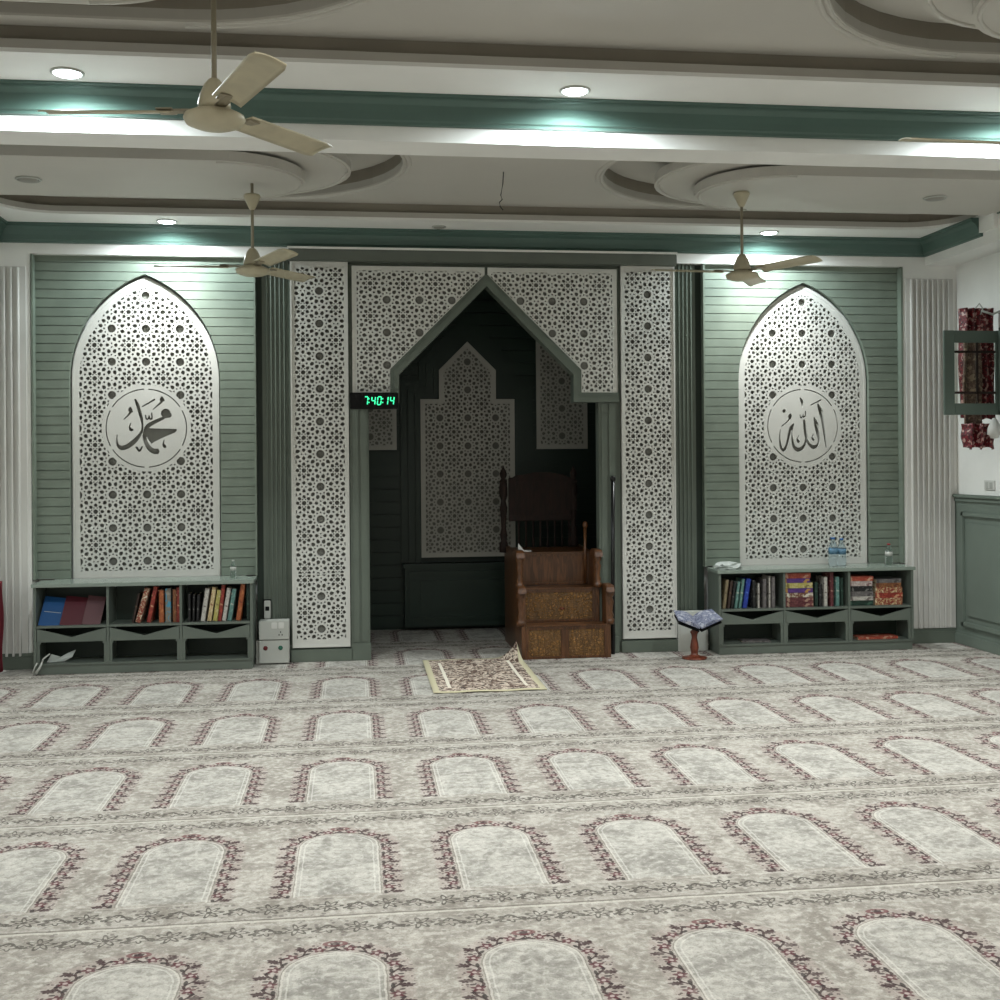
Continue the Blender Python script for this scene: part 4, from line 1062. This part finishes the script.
for sx in (-1, 1):
    newel(sx*hl, .04, .27, .57, .036); newel(-hw+.01 if sx < 0 else hu-.018, .16, .56, .85, .032)
    for xc, y, z in ((sx*(hl-.005), .03, .565), (-hw+.01 if sx < 0 else hu-.018, .15, .845)):
        bm = bmesh.new(); prism(bm, [(y-.06, z-.03), (y-.045, z+.012), (y-.01, z+.03), (y+.14, z+.03), (y+.14, z-.005), (y, z-.02)], xc-.034, xc+.034, 'X')
        bmesh.ops.bevel(bm, geom=bm.edges[:], offset=.006, segments=2, affect='EDGES', clamp_overlap=True)
        link('arm_rail', bm, M['wood'], t)
    pxx = -hw-.015 if sx < 0 else hu-.06
    newel(pxx, .98, .85 if sx > 0 else .80, 1.44, .036, 'dwood')
    bm = bmesh.new(); lathe(bm, [(.03, 1.42), (.036, 1.44), (.02, 1.46), (.03, 1.485), (.034, 1.505), (.018, 1.54), (.006, 1.565), (.0, 1.58)], pxx, .98, 14); link('finial', bm, M['dwood'], t, True)
bm = bmesh.new(); bx(bm, -hw+.03, hu-.08, .96, .99, 1.12, 1.47, .006)
prism(bm, [(-hw+.05, 1.46), (hu-.10, 1.46), (hu-.14, 1.49), (.14, 1.495), (.03, 1.515), (-.10, 1.515), (-.2, 1.495), (-hw+.10, 1.49)], .965, .985, 'Y'); bx(bm, -hw+.03, hu-.08, .945, .995, 1.08, 1.13, .006)
for k in range(4): bx(bm, -hw+.09+k*.15, -hw+.20+k*.15, .952, .962, 1.17, 1.43, .004)
link('backrest', bm, M['dwood'], t)
for i in range(8):
    bm = bmesh.new(); lathe(bm, [(.010, 0), (.012, .05), (.007, .12), (.010, .2), (.010, .25)], n=10); bm.transform(Matrix.Translation((-hw+.12+i*(2*hw-.28)/7, .97, .84))); link('spindle', bm, M['dwood'], t, True)
bm = bmesh.new(); tube(bm, [(hu-.075, .40, .57), (hu-.07, .41, 1.05)], .013, 8); lathe(bm, [(.013, 1.04), (.022, 1.06), (.018, 1.09), (0, 1.10)], hu-.07, .41, 12); link('hand_pole', bm, M['wood'], t, True)
bm = bmesh.new(); x = MX0+.0
P2 = [(1.37, 9.83, .848), (1.52, 9.80, .848), (1.50, 9.90, .848), (1.37, 9.92, .848)]
bx(bm, 1.385, 1.50, 9.70, 9.80, .8395, .847, .002)
prism(bm, [(1.385, .846), (1.44, .846), (1.39, .91)], 9.74, 9.748, 'Y')
tag(link('folded_paper', bm, M['glove']), 'small white folded paper on the top tread of the walnut pulpit', 'paper')

# rug before the niche, one corner turned up
bm = bmesh.new(); nx, ny = 22, 34; W2, L2 = .40, .66; G = [[], []]
for s_ in (0, 1):
    for j in range(ny+1):
        rowv = []
        for i in range(nx+1):
            x = -W2+2*W2*i/nx; y = -L2+2*L2*j/ny; k = max(0, (x/W2+y/L2)-1.52)
            z = .006+.0025*math.sin(x*17+y*5)+.0015*math.sin(y*23)+k*k*.55+k*.06
            rowv.append(bm.verts.new((x-k*.10, y-k*.25, z+.006*s_)))
        G[s_].append(rowv)
for s_ in (0, 1):
    for j in range(ny):
        for i in range(nx): bm.faces.new((G[s_][j][i], G[s_][j][i+1], G[s_][j+1][i+1], G[s_][j+1][i]))
for j in range(ny):
    for i in (0, nx): bm.faces.new((G[0][j][i], G[0][j+1][i], G[1][j+1][i], G[1][j][i]))
for i in range(nx):
    for j in (0, ny): bm.faces.new((G[0][j][i], G[0][j][i+1], G[1][j][i+1], G[1][j][i]))
o = link('prayer_rug', bm, M['rug'], None, True, (.93, 8.60, 0)); tag(o, 'small patterned prayer rug with pale border and one corner turned up, before the pulpit', 'rug')
for x in ():
    pass

# dark red cloth at the left edge
o = link('hanging_cloth', drape(-3.0, -2.70, 9.20, .02, .72, .03, 2, 11), paint('dark_red_cloth', (92, 22, 34), .8), None, True)
tag(o, 'dark red cloth reaching the floor at the very left edge', 'cloth')

# ------------------------------------------------------------------ ceiling fans
def blade():
    """one blade along +X, pitched, with its iron arm; shares its bracket through a child"""
    bm = bmesh.new(); n = 12; L0, L1 = .155, .65; up, lo = [], []
    for i in range(n+1):
        u = i/n; x = L0+(L1-L0)*u; w_ = .056+.010*u-(.010*max(0, (u-.92)/.08)**2)
        th = -math.radians(15-3*u); z0 = .004*u
        r_ = []
        for k in range(7):
            s_ = -1+2*k/6; y = s_*w_; c = .007*(1-s_*s_)
            r_.append((x, y*math.cos(th), z0+y*math.sin(th)+c))
        up.append([bm.verts.new(p) for p in r_]); lo.append([bm.verts.new((p[0], p[1], p[2]-.004)) for p in r_])
    for i in range(n):
        for k in range(6):
            bm.faces.new((up[i][k], up[i+1][k], up[i+1][k+1], up[i][k+1])).smooth = True
            bm.faces.new((lo[i][k], lo[i][k+1], lo[i+1][k+1], lo[i+1][k])).smooth = True
        for k in (0, 6): bm.faces.new((up[i][k], up[i+1][k], lo[i+1][k], lo[i][k]))
    for i in (0, n):
        for k in range(6): bm.faces.new((up[i][k], up[i][k+1], lo[i][k+1], lo[i][k]))
    return bm
def fan(loc_, ceil, a0, label, cup_z):
    t = thing('ceiling_fan', label, 'ceiling fan', loc_, 0, 'ceiling fans')
    x, y, z = loc_; top = ceil-z
    bm = bmesh.new(); lathe(bm, [(.02, -.040), (.070, -.036), (.106, -.022), (.116, -.004), (.112, .008), (.080, .024), (.04, .034)], n=36); link('motor_housing', bm, M['fan'], t, True)
    bm = bmesh.new(); lathe(bm, [(.06, .034), (.062, .05), (.055, .085), (.038, .125), (.022, .145), (.014, .150)], n=28); link('lower_canopy', bm, M['fan'], t, True)
    bm = bmesh.new(); lathe(bm, [(.0105, .02), (.0105, top)], n=12); link('rod', bm, M['fanrod'], t, True)
    bm = bmesh.new(); c = cup_z-z; lathe(bm, [(.014, c-.105), (.022, c-.095), (.056, c-.02), (.058, c-.01), (.05, c)], n=24); link('ceiling_canopy', bm, M['fan'], t, True)
    for k in range(3):
        b_ = link('blade', blade(), M['fan'], t); b_.rotation_euler = (0, 0, math.radians(a0+120*k)); b_.location.z = .024
        bm = bmesh.new(); bx(bm, .07, .20, -.022, .022, .0, .007, .002); bx(bm, .15, .215, -.04, .04, .001, .007, .002)
        br = link('blade_arm', bm, M['fanrod'], b_)
    return t
fan((-.52, 4.45, 2.92), 3.515, 173, 'cream ceiling fan closest to the camera, hanging at the upper left before the beam', 3.515)
fan((-.68, 7.93, 2.925), 3.515, 176, 'cream ceiling fan whose ceiling cup has slipped down its rod, above the left green flutes', 3.44)
fan((2.745, 7.86, 2.925), 3.515, 180, 'cream ceiling fan hanging before the right pointed-arch panel, its cup tight to the ceiling', 3.515)
fan((2.90, 4.45, 2.89), 3.515, 180, 'ceiling fan mostly beyond the right edge, one blade reaching into view', 3.515)
